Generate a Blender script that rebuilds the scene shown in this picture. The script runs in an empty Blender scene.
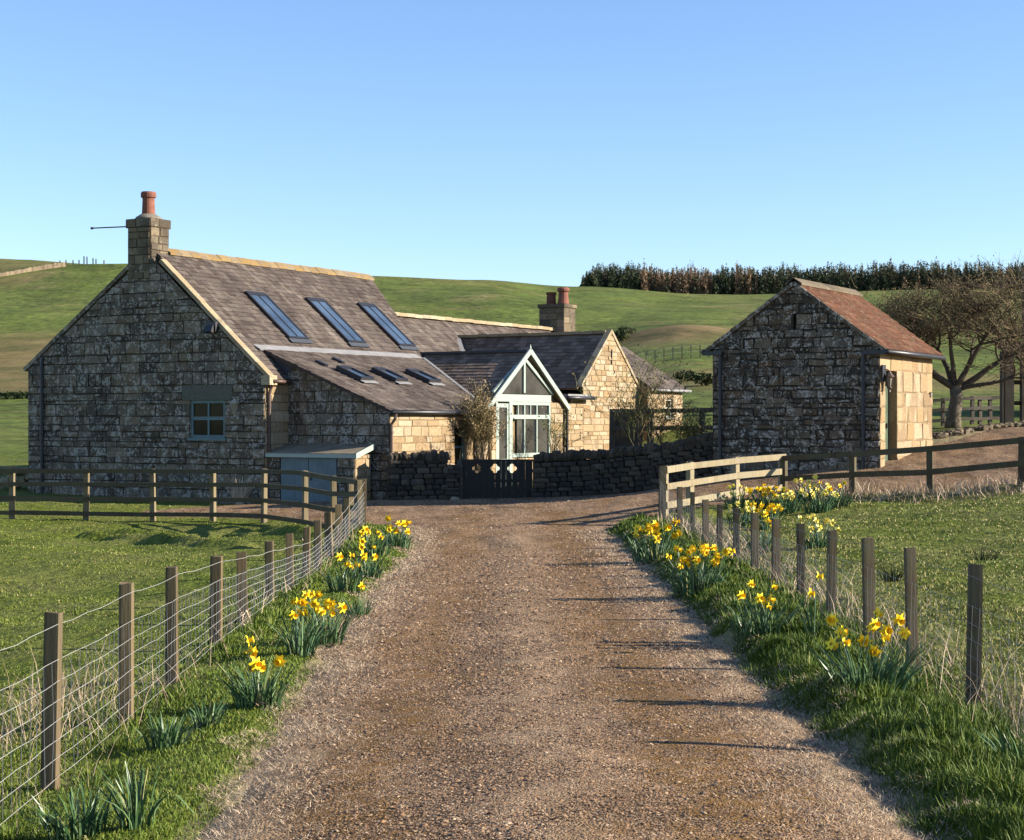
import bpy, math, random
import numpy as np
from mathutils import Vector, Matrix

random.seed(7)
RNG = np.random.default_rng(11)
scene = bpy.context.scene
COL = scene.collection
F, CX, CY, EYE = 1700.0, 512.0, 420.0, 1.9
R = math.radians
U = random.uniform


# ------------------------------------------------------------------ tagging
def tag(o, label=None, cat=None, group=None, kind=None):
    if label: o['label'] = label
    if cat: o['category'] = cat
    if group: o['group'] = group
    if kind: o['kind'] = kind
    return o


def thing(name, label, cat, loc=(0, 0, 0), rz=0.0, group=None):
    o = bpy.data.objects.new(name, None)
    o.empty_display_size = 0.3
    COL.objects.link(o)
    o.location = loc
    o.rotation_euler = (0, 0, rz)
    return tag(o, label, cat, group)


# ------------------------------------------------------------------ mesh builder
def V(*a): return Vector(a)


class MB:
    def __init__(s):
        s.v = []; s.f = []; s.c = []; s.m = []; s.cur = (0.5, 0.0, 0.5); s.mi = 0

    def add(s, vs, fs, col=None, mi=None):
        b = len(s.v)
        s.v.extend([tuple(p) for p in vs])
        col = col or s.cur
        for f in fs:
            s.f.append([b + i for i in f]); s.c.append(col); s.m.append(s.mi if mi is None else mi)

    def poly(s, pts, col=None, mi=None):
        s.add(pts, [list(range(len(pts)))], col, mi)

    def box(s, c, size, rot=None, col=None, taper=1.0, mi=None, bev=0.0):
        """box centred at c; rot is a Matrix (3x3)"""
        x, y, z = [q / 2 for q in size]
        P = []
        for sz in (-1, 1):
            t = taper if sz > 0 else 1.0
            for sx, sy in ((-1, -1), (1, -1), (1, 1), (-1, 1)):
                P.append(V(sx * x * t, sy * y * t, sz * z))
        if rot is not None: P = [rot @ p for p in P]
        P = [p + V(*c) for p in P]
        fs = [(3, 2, 1, 0), (4, 5, 6, 7), (0, 1, 5, 4), (1, 2, 6, 5), (2, 3, 7, 6), (3, 0, 4, 7)]
        if rot is not None and rot.determinant() < 0: fs = [f[::-1] for f in fs]
        s.add(P, fs, col, mi)

    def bbox(s, x0, y0, z0, x1, y1, z1, col=None, mi=None):
        s.box(((x0 + x1) / 2, (y0 + y1) / 2, (z0 + z1) / 2), (abs(x1 - x0), abs(y1 - y0), abs(z1 - z0)), None, col, 1.0, mi)

    def bar(s, a, b, w, h, up=(0, 0, 1), col=None, ext=0.0):
        """rectangular bar from a to b, w across, h along 'up'"""
        a = V(*a); b = V(*b); d = (b - a)
        L = d.length
        if L < 1e-6: return
        d.normalize()
        sd = d.cross(V(*up))
        if sd.length < 1e-5: sd = d.cross(V(1, 0, 0))
        sd.normalize(); u = sd.cross(d)
        a = a - d * ext; b = b + d * ext
        P = []
        for p in (a, b):
            for q, r in ((-1, -1), (1, -1), (1, 1), (-1, 1)):
                P.append(p + sd * (q * w / 2) + u * (r * h / 2))
        s.add(P, [(0, 1, 2, 3), (7, 6, 5, 4), (0, 4, 5, 1), (1, 5, 6, 2), (2, 6, 7, 3), (3, 7, 4, 0)], col)

    def tube(s, pts, radii, n=6, cap=True, col=None):
        pts = [V(*p) for p in pts]
        if not hasattr(radii, '__len__'): radii = [radii] * len(pts)
        P = []; Fs = []
        prev = None
        for i, p in enumerate(pts):
            d = (pts[min(i + 1, len(pts) - 1)] - pts[max(i - 1, 0)])
            if d.length < 1e-9: d = V(0, 0, 1)
            d.normalize()
            if prev is None:
                a = d.cross(V(0, 0, 1))
                if a.length < 0.1: a = d.cross(V(1, 0, 0))
            else:
                a = prev - d * prev.dot(d)
                if a.length < 1e-4: a = d.cross(V(0.3, 0.5, 1))
            a.normalize(); prev = a
            b = d.cross(a)
            for k in range(n):
                t = 2 * math.pi * k / n
                P.append(p + (a * math.cos(t) + b * math.sin(t)) * radii[i])
        for i in range(len(pts) - 1):
            for k in range(n):
                k2 = (k + 1) % n
                Fs.append((i * n + k, i * n + k2, (i + 1) * n + k2, (i + 1) * n + k))
        if cap:
            Fs.append(tuple(range(n - 1, -1, -1)))
            Fs.append(tuple((len(pts) - 1) * n + k for k in range(n)))
        s.add(P, Fs, col)

    def lathe(s, c, prof, n=14, col=None):
        """prof list of (r,z)"""
        P = []; Fs = []
        for r, z in prof:
            for k in range(n):
                t = 2 * math.pi * k / n
                P.append((c[0] + r * math.cos(t), c[1] + r * math.sin(t), c[2] + z))
        for i in range(len(prof) - 1):
            for k in range(n):
                k2 = (k + 1) % n
                Fs.append((i * n + k, i * n + k2, (i + 1) * n + k2, (i + 1) * n + k))
        Fs.append(tuple(range(n - 1, -1, -1)))
        Fs.append(tuple((len(prof) - 1) * n + k for k in range(n)))
        s.add(P, Fs, col)

    def rock(s, c, size, rot=None, col=None, rough=0.16):
        """a rough rounded stone"""
        P = []
        base = [(-1, -1, -1), (1, -1, -1), (1, 1, -1), (-1, 1, -1), (-1, -1, 1), (1, -1, 1), (1, 1, 1), (-1, 1, 1)]
        pts = []
        for p in base:
            pts.append(V(*p) * 0.80)
        faces6 = [(3, 2, 1, 0), (4, 5, 6, 7), (0, 1, 5, 4), (1, 2, 6, 5), (2, 3, 7, 6), (3, 0, 4, 7)]
        Fs = []
        for f in faces6:
            cc = sum((V(*base[i]) for i in f), V(0, 0, 0)) / 4
            pts.append(cc * 1.02)
            k = len(pts) - 1
            for i in range(4): Fs.append((f[i], f[(i + 1) % 4], k))
        out = []
        for p in pts:
            q = V(p.x * size[0] / 2, p.y * size[1] / 2, p.z * size[2] / 2)
            q = V(q.x * (1 + U(-rough, rough)), q.y * (1 + U(-rough, rough)), q.z * (1 + U(-rough, rough)))
            if rot is not None: q = rot @ q
            out.append(q + V(*c))
        s.add(out, Fs, col)

    def build(s, name, mat, parent=None, smooth=False, attr=True):
        me = bpy.data.meshes.new(name)
        nv = len(s.v); nf = len(s.f)
        me.from_pydata(s.v, [], s.f)
        mats = mat if isinstance(mat, (list, tuple)) else [mat]
        for m in mats: me.materials.append(m)
        if len(mats) > 1: me.polygons.foreach_set('material_index', s.m)
        if attr:
            ca = me.color_attributes.new('tone', 'FLOAT_COLOR', 'CORNER')
            arr = np.empty((len(me.loops), 4), np.float32)
            k = 0
            tot = np.array([len(f) for f in s.f])
            cols = np.array([(c[0], c[1], c[2], 1.0) for c in s.c], np.float32).reshape(-1, 4)
            arr = np.repeat(cols, tot, axis=0)
            ca.data.foreach_set('color', arr.ravel())
        if smooth: me.polygons.foreach_set('use_smooth', [True] * nf)
        me.update()
        o = bpy.data.objects.new(name, me)
        COL.objects.link(o)
        if parent is not None: o.parent = parent
        return o


def np_mesh(name, verts, loops, totals, mat, tone=None, parent=None, smooth=False):
    """fast numpy mesh. tone: per-face (n,3)"""
    me = bpy.data.meshes.new(name)
    me.vertices.add(len(verts)); me.vertices.foreach_set('co', np.ascontiguousarray(verts, np.float32).ravel())
    me.loops.add(len(loops)); me.loops.foreach_set('vertex_index', np.ascontiguousarray(loops, np.int32))
    starts = np.concatenate([[0], np.cumsum(totals)[:-1]]).astype(np.int32)
    me.polygons.add(len(totals))
    me.polygons.foreach_set('loop_start', starts)
    me.polygons.foreach_set('loop_total', np.ascontiguousarray(totals, np.int32))
    if smooth: me.polygons.foreach_set('use_smooth', np.ones(len(totals), bool))
    me.update(calc_edges=True)
    me.validate()
    me.materials.append(mat)
    if tone is not None:
        ca = me.color_attributes.new('tone', 'FLOAT_COLOR', 'CORNER')
        t4 = np.concatenate([tone, np.ones((len(tone), 1))], 1).astype(np.float32)
        ca.data.foreach_set('color', np.repeat(t4, totals, axis=0).ravel())
    o = bpy.data.objects.new(name, me)
    COL.objects.link(o)
    if parent is not None: o.parent = parent
    return o


# ------------------------------------------------------------------ materials
class NT:
    def __init__(s, name):
        s.mat = bpy.data.materials.new(name); s.mat.use_nodes = True
        s.nt = s.mat.node_tree
        s.nt.nodes.clear()
        s.out = s.nt.nodes.new('ShaderNodeOutputMaterial')
        s.b = s.nt.nodes.new('ShaderNodeBsdfPrincipled')
        s.nt.links.new(s.b.outputs[0], s.out.inputs[0])
        s._tc = None; s._at = None

    def n(s, t, **kw):
        nd = s.nt.nodes.new(t)
        for k, v in kw.items(): setattr(nd, k, v)
        return nd

    def l(s, a, b): s.nt.links.new(a, b)

    def setin(s, sock, v):
        if isinstance(v, bpy.types.NodeSocket): s.l(v, sock)
        elif isinstance(v, (tuple, list)) and sock.type == 'RGBA': sock.default_value = tuple(v) + ((1,) if len(v) == 3 else ())
        else: sock.default_value = v

    def coord(s, scale=(1, 1, 1), kind='Object'):
        tc = s.n('ShaderNodeTexCoord'); mp = s.n('ShaderNodeMapping')
        s.l(tc.outputs[kind], mp.inputs[0]); mp.inputs['Scale'].default_value = scale
        return mp.outputs[0]

    def noise(s, scale, detail=4, rough=0.55, vec=None, dist=0.0, stretch=None):
        nd = s.n('ShaderNodeTexNoise')
        nd.inputs['Scale'].default_value = scale; nd.inputs['Detail'].default_value = detail
        nd.inputs['Roughness'].default_value = rough; nd.inputs['Distortion'].default_value = dist
        s.l(vec if vec is not None else s.coord(stretch or (1, 1, 1)), nd.inputs['Vector'])
        return nd.outputs['Fac']

    def voro(s, scale, vec=None, feature='F1', out='Color', rnd=1.0):
        nd = s.n('ShaderNodeTexVoronoi', feature=feature)
        nd.inputs['Scale'].default_value = scale; nd.inputs['Randomness'].default_value = rnd
        s.l(vec if vec is not None else s.coord(), nd.inputs['Vector'])
        return nd.outputs[out]

    def ramp(s, fac, stops, interp='LINEAR'):
        nd = s.n('ShaderNodeValToRGB'); cr = nd.color_ramp; cr.interpolation = interp
        while len(cr.elements) < len(stops): cr.elements.new(0.5)
        for e, (p, c) in zip(cr.elements, stops):
            e.position = p
            if not isinstance(c, (tuple, list)): c = (c, c, c)
            e.color = tuple(c[:3]) + (1,)
        s.l(fac, nd.inputs[0])
        return nd.outputs[0]

    def mix(s, fac, a, b, mode='MIX'):
        nd = s.n('ShaderNodeMix', data_type='RGBA', blend_type=mode)
        s.setin(nd.inputs[0], fac); s.setin(nd.inputs[6], a); s.setin(nd.inputs[7], b)
        return nd.outputs[2]

    def math(s, op, a, b=0.0, clamp=False):
        nd = s.n('ShaderNodeMath', operation=op, use_clamp=clamp)
        s.setin(nd.inputs[0], a); s.setin(nd.inputs[1], b)
        return nd.outputs[0]

    def tone(s):
        a = s.n('ShaderNodeAttribute', attribute_name='tone')
        sp = s.n('ShaderNodeSeparateColor'); s.l(a.outputs['Color'], sp.inputs[0])
        return sp.outputs[0], sp.outputs[1], sp.outputs[2]

    def bump(s, h, strength=0.3, dist=0.02):
        nd = s.n('ShaderNodeBump'); nd.inputs['Strength'].default_value = strength
        nd.inputs['Distance'].default_value = dist
        s.l(h, nd.inputs['Height']); s.l(nd.outputs[0], s.b.inputs['Normal'])

    def done(s, color, rough=0.85, spec=0.3, metal=0.0):
        s.setin(s.b.inputs['Base Color'], color)
        s.setin(s.b.inputs['Roughness'], rough)
        s.b.inputs['Specular IOR Level'].default_value = spec
        s.b.inputs['Metallic'].default_value = metal
        return s.mat


def mul(c, k): return tuple(x * k for x in c)


def stone_mat(name, cols, mortar, lichen=0.55, lichen_col=(.45, .45, .41), dark=0.5, dark_col=(.025, .024, .022), lsc=1.6):
    t = NT(name)
    r, g, b = t.tone()
    n = len(cols)
    base = t.ramp(r, [(i / (n - 1), c) for i, c in enumerate(cols)])
    fine = t.noise(26, 6, 0.65)
    base = t.mix(1.0, base, t.ramp(fine, [(.25, .55), (.75, 1.35)]), 'MULTIPLY')
    dm = t.noise(0.9, 6, 0.62)
    dmask = t.ramp(t.math('ADD', dm, t.math('MULTIPLY', t.math('SUBTRACT', b, .5), .22)), [(dark, 0.0), (dark + .10, 1.0)])
    base = t.mix(t.math('MULTIPLY', dmask, .58), base, dark_col)
    ln = t.noise(lsc * 2.2, 8, 0.68, dist=.4)
    ln2 = t.noise(lsc * 9, 5, 0.6)
    lm = t.ramp(t.math('ADD', t.math('MULTIPLY', ln, .54), t.math('MULTIPLY', ln2, .46)), [(lichen, 0.0), (lichen + .05, 1.0)])
    base = t.mix(t.math('MULTIPLY', lm, .74), base, lichen_col)
    mcol = t.mix(1.0, mortar, t.ramp(fine, [(.3, .6), (.7, 1.2)]), 'MULTIPLY')
    col = t.mix(g, base, mcol)
    h = t.math('ADD', t.math('MULTIPLY', t.noise(9, 5), .7), t.math('MULTIPLY', fine, .4))
    t.bump(h, 0.7, 0.03)
    return t.done(col, 0.92, 0.2)


M = {}
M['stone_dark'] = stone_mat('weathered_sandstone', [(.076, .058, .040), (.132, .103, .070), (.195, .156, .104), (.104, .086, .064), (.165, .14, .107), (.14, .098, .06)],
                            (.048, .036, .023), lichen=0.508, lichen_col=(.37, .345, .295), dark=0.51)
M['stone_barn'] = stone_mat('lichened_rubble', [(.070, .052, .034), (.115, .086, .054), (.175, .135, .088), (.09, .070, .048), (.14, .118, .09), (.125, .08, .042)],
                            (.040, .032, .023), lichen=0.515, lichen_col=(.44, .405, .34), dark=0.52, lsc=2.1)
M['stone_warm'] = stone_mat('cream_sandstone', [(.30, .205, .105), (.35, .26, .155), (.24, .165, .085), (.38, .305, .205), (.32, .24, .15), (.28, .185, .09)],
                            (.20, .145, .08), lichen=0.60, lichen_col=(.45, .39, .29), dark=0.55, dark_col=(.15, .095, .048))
M['stone_rub'] = stone_mat('drystone', [(.046, .035, .024), (.07, .053, .036), (.10, .074, .048), (.055, .044, .034), (.11, .088, .064)],
                           (.018, .017, .015), lichen=0.62, lichen_col=(.3, .3, .28), dark=0.5)
M['coping'] = stone_mat('coping_stone', [(.32, .25, .15), (.27, .205, .12), (.37, .31, .205), (.29, .24, .17)], (.22, .17, .11),
                        lichen=0.60, lichen_col=(.5, .48, .4), dark=0.58, dark_col=(.10, .085, .06))
M['stack'] = stone_mat('chimney_stone', [(.15, .112, .068), (.20, .155, .098), (.11, .085, .052), (.17, .138, .095)], (.07, .054, .035),
                      lichen=0.58, lichen_col=(.34, .31, .24), dark=0.50, dark_col=(.035, .03, .025))
M['lintel'] = stone_mat('lintel_stone', [(.105, .105, .08), (.12, .115, .09)], (.07, .068, .055), lichen=0.66, dark=0.62, dark_col=(.08, .08, .07))


def slate_mat():
    t = NT('stone_slate')
    r, g, b = t.tone()
    base = t.ramp(r, [(0, (.060, .046, .038)), (.3, (.098, .077, .064)), (.55, (.130, .105, .087)), (.8, (.088, .072, .062)), (1, (.165, .137, .112))])
    fine = t.noise(16, 6, .65)
    base = t.mix(1.0, base, t.ramp(fine, [(.25, .6), (.75, 1.3)]), 'MULTIPLY')
    lm = t.ramp(t.noise(2.4, 8, .7), [(.56, 0.0), (.64, 1.0)])
    base = t.mix(t.math('MULTIPLY', lm, .45), base, (.19, .155, .115))
    stv = t.noise(1.0, 6, .65, stretch=(.5, 5.5, .5))
    base = t.mix(1.0, base, t.ramp(stv, [(.30, .55), (.5, .95), (.70, 1.35)]), 'MULTIPLY')
    dm = t.ramp(t.noise(.7, 5, .6), [(.46, 0.0), (.62, 1.0)])
    base = t.mix(t.math('MULTIPLY', dm, .45), base, (.045, .034, .030))
    t.bump(fine, .4, .012)
    return t.done(base, .85, .15)


M['slate'] = slate_mat()


def darkslate_mat():
    t = NT('blue_slate')
    r, g, b = t.tone()
    base = t.ramp(r, [(0, (.12, .085, .060)), (.5, (.18, .13, .095)), (1, (.26, .19, .14))])
    fine = t.noise(16, 6, .65)
    base = t.mix(1.0, base, t.ramp(fine, [(.25, .7), (.75, 1.25)]), 'MULTIPLY')
    return t.done(base, .85, .12)


M['slate_dark'] = darkslate_mat()


def pantile_mat():
    t = NT('clay_pantile')
    r, g, b = t.tone()
    base = t.ramp(r, [(0, (.115, .044, .022)), (.35, (.185, .074, .038)), (.7, (.14, .057, .031)), (1, (.23, .12, .066))])
    fine = t.noise(14, 6, .65)
    base = t.mix(1.0, base, t.ramp(fine, [(.25, .6), (.75, 1.25)]), 'MULTIPLY')
    dm = t.ramp(t.noise(2.6, 8, .7), [(.45, 0.0), (.60, 1.0)])
    base = t.mix(t.math('MULTIPLY', dm, .65), base, (.085, .055, .03))
    lm = t.ramp(t.noise(6, 8, .75), [(.54, 0.0), (.62, 1.0)])
    base = t.mix(t.math('MULTIPLY', lm, .5), base, (.27, .20, .125))
    return t.done(base, .85, .25)


M['pantile'] = pantile_mat()


def ridge_mat():
    t = NT('lichened_ridge')
    r, g, b = t.tone()
    base = t.ramp(r, [(0, (.19, .12, .045)), (.5, (.25, .165, .062)), (1, (.22, .17, .10))])
    base = t.mix(t.ramp(t.noise(5, 6, .7), [(.48, 0.0), (.6, 1.0)]), base, (.17, .13, .09))
    t.bump(t.noise(20, 5), .5, .02)
    return t.done(base, .9, .2)


M['ridge'] = ridge_mat()


def wood_mat(name, cols, grey=(.20, .185, .155), gamt=.5, green=0.0):
    t = NT(name)
    r, g, b = t.tone()
    oi = t.n('ShaderNodeObjectInfo')
    rr = t.math('FRACT', t.math('ADD', r, oi.outputs['Random']))
    base = t.ramp(rr, [(i / (len(cols) - 1), c) for i, c in enumerate(cols)])
    grain = t.noise(1.0, 6, .7, stretch=(34, 34, 2.2))
    base = t.mix(1.0, base, t.ramp(grain, [(.25, .5), (.75, 1.35)]), 'MULTIPLY')
    gm = t.ramp(t.noise(2.4, 5, .6), [(.42, 0.0), (.6, 1.0)])
    base = t.mix(t.math('MULTIPLY', gm, gamt), base, grey)
    if green > 0:
        gn = t.ramp(t.noise(4.5, 5, .6), [(.48, 0.0), (.62, 1.0)])
        base = t.mix(t.math('MULTIPLY', gn, green), base, (.085, .10, .035))
    t.bump(grain, .5, .008)
    return t.done(base, .85, .25)


M['post'] = wood_mat('weathered_softwood', [(.125, .086, .042), (.155, .112, .058), (.098, .070, .036), (.13, .097, .054)], (.105, .085, .055), gamt=.35, green=.2)
M['post_grey'] = wood_mat('grey_softwood', [(.088, .063, .036), (.108, .08, .047), (.072, .053, .032)], (.11, .092, .065), gamt=.5, green=.3)
M['rail'] = wood_mat('fence_rail', [(.085, .063, .035), (.07, .052, .030), (.10, .077, .046)], (.09, .075, .05), gamt=.5, green=.35)
M['rail_post'] = wood_mat('fence_rail_post', [(.17, .13, .068), (.145, .11, .058), (.20, .155, .09)], (.16, .13, .085), gamt=.4, green=.2)
M['rail_pale'] = wood_mat('pale_fence_rail', [(.30, .24, .145), (.25, .20, .115), (.33, .28, .18)], (.24, .21, .15), gamt=.4, green=.15)
M['timber_dark'] = wood_mat('dark_timber', [(.07, .055, .04), (.09, .07, .05), (.06, .05, .042)], (.10, .09, .08), gamt=.4)


def plain(name, col, rough=.6, spec=.4, metal=0.0, var=.25, sc=8.0, bump=0.0):
    t = NT(name)
    n = t.noise(sc, 5, .6)
    c = t.mix(1.0, col, t.ramp(n, [(.3, 1 - var), (.7, 1 + var)]), 'MULTIPLY')
    if bump: t.bump(n, bump, .01)
    return t.done(c, rough, spec, metal)


M['paint'] = plain('pale_green_paint', (.28, .33, .285), .45, .4, var=.06)
M['paint_white'] = plain('white_paint', (.50, .48, .41), .45, .4, var=.07)
M['paint_blue'] = plain('grey_blue_paint', (.095, .15, .155), .55, .35, var=.12)
M['door_blue'] = plain('pale_blue_boards', (.115, .16, .17), .6, .3, var=.15, sc=3)
M['gate_paint'] = plain('dark_blue_gate_paint', (.017, .0135, .011), .6, .3, var=.35)
M['door_green'] = plain('faded_green_paint', (.085, .115, .075), .7, .2, var=.2)
M['iron'] = plain('black_iron', (.018, .018, .02), .45, .5, var=.2)
M['pipe_brown'] = plain('brown_pipe', (.075, .045, .032), .5, .4, var=.2)
M['lead'] = plain('lead_flashing', (.21, .205, .20), .65, .3, var=.18, sc=3)
M['lead_dark'] = plain('dark_lead', (.045, .05, .06), .6, .4, var=.2)
M['void'] = plain('dark_opening', (.008, .008, .008), .95, .1)
M['pot'] = plain('terracotta', (.19, .078, .052), .85, .2, var=.3, sc=5)
M['pot_dark'] = plain('sooty_terracotta', (.14, .055, .036), .85, .2, var=.35, sc=5)
M['flaunch'] = plain('cement', (.17, .15, .115), .9, .2, var=.25)
M['metal'] = plain('aged_brass', (.36, .31, .22), .5, .4, .1)
M['lamp_glass'] = plain('lantern_glass', (.20, .18, .13), .15, .6, var=.05)
M['wire'] = plain('galvanised_wire', (.34, .33, .30), .55, .4, .2, var=.1)
M['flatroof'] = plain('felt_roof', (.20, .165, .115), .95, .1, var=.3, sc=4)
M['stem'] = plain('daffodil_leaf', (.055, .115, .06), .5, .4, var=.3, sc=12)


def glass_mat(name, col, rough=.04, ior=1.9, spec=.3):
    t = NT(name)
    t.b.inputs['IOR'].default_value = ior
    n = t.noise(1.2, 3)
    c = t.mix(1.0, col, t.ramp(n, [(.3, .6), (.7, 1.4)]), 'MULTIPLY')
    return t.done(c, rough, spec)


M['glass'] = glass_mat('window_glass', (.026, .024, .014), .08, 1.45, .06)
M['skyglass'] = glass_mat('rooflight_glass', (.05, .075, .11), .05, 2.3)
M['conglass'] = glass_mat('garden_room_glass', (.055, .052, .046), .05, 1.7, .5)


def grass_ground():
    t = NT('pasture')
    r, g, b = t.tone()     # r = rough brown pasture, g = near field, b = straw
    P = t.coord()
    n1 = t.noise(.55, 6, .62, P)
    n2 = t.noise(5.0, 6, .65, P)
    n3 = t.noise(.03, 6, .62, t.coord((1.0, .35, 1.0)))
    n4 = t.noise(.11, 5, .6, t.coord((.6, .12, .6)))
    base = t.ramp(n2, [(.28, (.036, .056, .006)), (.5, (.088, .112, .013)), (.72, (.15, .168, .03))])
    base = t.mix(t.ramp(n1, [(.42, 0.0), (.66, .6)]), base, (.165, .155, .05))
    far = t.ramp(n3, [(.30, (.075, .100, .016)), (.5, (.105, .130, .024)), (.68, (.18, .165, .05))])
    far = t.mix(t.ramp(n4, [(.40, 0.0), (.62, .55)]), far, (.075, .11, .022))
    far = t.mix(t.math('MULTIPLY', t.ramp(t.noise(.35, 8, .75, P), [(.42, 0.0), (.62, 1.0)]), .5), far, (.065, .08, .018))
    far = t.mix(t.math('MULTIPLY', t.ramp(t.noise(.045, 6, .7, t.coord((.8, .3, 1))), [(.56, 0.0), (.68, 1.0)]), .6), far, (.19, .15, .065))
    mot = t.noise(.9, 8, .78, t.coord((1, .6, 1)))
    far = t.mix(1.0, far, t.ramp(mot, [(.38, .50), (.5, 1.0), (.62, 1.45)]), 'MULTIPLY')
    mo2 = t.noise(.13, 8, .75, t.coord((1, .5, 1)))
    far = t.mix(1.0, far, t.ramp(mo2, [(.38, .68), (.5, 1.0), (.62, 1.28)]), 'MULTIPLY')
    tr = t.noise(.06, 7, .72, t.coord((.5, 1.6, 1)), dist=1.2)
    far = t.mix(t.math('MULTIPLY', t.ramp(tr, [(.60, 0.0), (.64, 1.0)]), .6), far, (.17, .125, .055))
    col = t.mix(g, far, base)
    rough = t.ramp(t.noise(.16, 7, .7, t.coord((1, .5, 1))), [(.34, (.065, .062, .020)), (.5, (.15, .108, .045)), (.66, (.22, .16, .075))])
    col = t.mix(r, col, rough)
    straw = t.ramp(n2, [(.3, (.16, .12, .06)), (.7, (.36, .29, .17))])
    col = t.mix(b, col, straw)
    t.bump(t.math('ADD', t.math('ADD', n2, t.math('MULTIPLY', n1, .6)), t.math('MULTIPLY', t.noise(.22, 7, .7, P), 5.0)), .7, .10)
    return t.done(col, .95, .1)


M['ground'] = grass_ground()


def gravel_mat():
    t = NT('gravel')
    r, g, b = t.tone()   # r = straw at the edges, g = moss in the wheel tracks
    P0 = t.coord()
    wn = t.n('ShaderNodeTexNoise'); wn.inputs['Scale'].default_value = 9; wn.inputs['Detail'].default_value = 5; t.l(P0, wn.inputs['Vector'])
    wm = t.n('ShaderNodeVectorMath', operation='SCALE'); t.l(wn.outputs['Color'], wm.inputs[0]); wm.inputs['Scale'].default_value = .12
    wa = t.n('ShaderNodeVectorMath', operation='ADD'); t.l(P0, wa.inputs[0]); t.l(wm.outputs[0], wa.inputs[1])
    P = wa.outputs[0]
    cell = t.n('ShaderNodeTexVoronoi'); cell.inputs['Scale'].default_value = 66; t.l(P, cell.inputs['Vector'])
    sp = t.n('ShaderNodeSeparateColor'); t.l(cell.outputs['Color'], sp.inputs[0])
    base = t.ramp(sp.outputs[0], [(0, (.044, .025, .013)), (.25, (.175, .102, .054)), (.5, (.30, .190, .108)), (.75, (.195, .130, .080)), (1, (.43, .31, .19))])
    big = t.n('ShaderNodeTexVoronoi'); big.inputs['Scale'].default_value = 30; t.l(P, big.inputs['Vector'])
    sp2 = t.n('ShaderNodeSeparateColor'); t.l(big.outputs['Color'], sp2.inputs[0])
    base = t.mix(1.0, base, t.ramp(sp2.outputs[1], [(0, .65), (1, 1.3)]), 'MULTIPLY')
    n1 = t.noise(.8, 6, .6, t.coord((1.4, .45, 1)))
    n2 = t.noise(6, 6, .7, P)
    m = t.math('ADD', n1, t.math('MULTIPLY', g, .22))
    pv = t.noise(1.1, 7, .72, t.coord((1.5, .55, 1)))
    base = t.mix(1.0, base, t.ramp(pv, [(.38, .48), (.5, .95), (.62, 1.38)]), 'MULTIPLY')
    mossm = t.math('MULTIPLY', t.ramp(m, [(.50, 0.0), (.67, 1.0)]), t.ramp(n2, [(.40, .10), (.60, 1.0)]))
    base = t.mix(t.math('MULTIPLY', mossm, .85), base, (.17, .088, .018))
    sm = t.math('MULTIPLY', t.math('MULTIPLY', r, 1.25, True), t.ramp(n2, [(.36, .15), (.58, 1.0)]), True)
    base = t.mix(t.math('MULTIPLY', sm, .8), base, (.42, .305, .185))
    h = t.math('ADD', t.math('MULTIPLY', cell.outputs['Distance'], -1.2), t.math('MULTIPLY', n2, .6))
    t.bump(h, .55, .03)
    return t.done(base, .95, .15)


M['gravel'] = gravel_mat()


def blade_mat(name, stops, rough=.6, trans=0.0):
    t = NT(name)
    r, g, b = t.tone()
    return t.done(t.ramp(r, stops), rough, .25)


M['blade'] = blade_mat('grass_blade', [(0, (.042, .068, .006)), (.4, (.090, .124, .011)), (.75, (.155, .180, .024)), (.9, (.25, .21, .07)), (1, (.39, .30, .15))])
M['blade_verge'] = blade_mat('verge_grass_blade', [(0, (.036, .064, .005)), (.5, (.082, .128, .010)), (.85, (.145, .185, .020)), (1, (.27, .24, .07))])
M['straw'] = blade_mat('dry_straw', [(0, (.18, .12, .072)), (.5, (.38, .28, .18)), (1, (.58, .46, .32))])
M['pebble'] = blade_mat('pebble', [(0, (.022, .014, .009)), (.22, (.09, .050, .029)), (.45, (.24, .150, .086)), (.65, (.145, .108, .080)), (.85, (.34, .19, .09)), (1, (.48, .365, .235))], .9)
M['leaf'] = blade_mat('daffodil_strap_leaf', [(0, (.030, .066, .022)), (.5, (.062, .120, .045)), (.85, (.13, .20, .09)), (1, (.28, .25, .11))], .38)
M['petal'] = blade_mat('daffodil_petal', [(0, (.82, .58, .012)), (1, (.90, .70, .03))], .6)
M['petal_pale'] = blade_mat('pale_daffodil_petal', [(0, (.82, .68, .13)), (1, (.88, .78, .28))], .6)
M['trumpet'] = blade_mat('daffodil_trumpet', [(0, (.82, .50, .010)), (1, (.85, .56, .014))], .6)
M['bark'] = plain('bark', (.085, .068, .05), .95, .1, var=.5, sc=14, bump=.6)
M['bark_pale'] = plain('lichened_bark', (.12, .098, .07), .95, .1, var=.6, sc=9, bump=.6)
M['twig'] = blade_mat('twig', [(0, (.050, .036, .020)), (.5, (.105, .074, .038)), (1, (.19, .14, .068))], .8)
M['leafy'] = blade_mat('bramble_leaf', [(0, (.05, .065, .02)), (.5, (.11, .115, .035)), (.8, (.17, .14, .055)), (1, (.27, .17, .07))], .7)
M['leafdry'] = blade_mat('dry_climber_leaf', [(0, (.085, .075, .028)), (.5, (.17, .13, .055)), (1, (.29, .21, .11))], .7)
M['bush'] = blade_mat('hill_scrub', [(0, (.018, .028, .010)), (.6, (.04, .055, .016)), (1, (.09, .085, .03))], .8)
M['conifer'] = blade_mat('conifer', [(0, (.022, .034, .016)), (.5, (.042, .052, .024)), (.75, (.065, .068, .030)), (.8, (.13, .084, .050)), (1, (.20, .13, .075))], .9)


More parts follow.
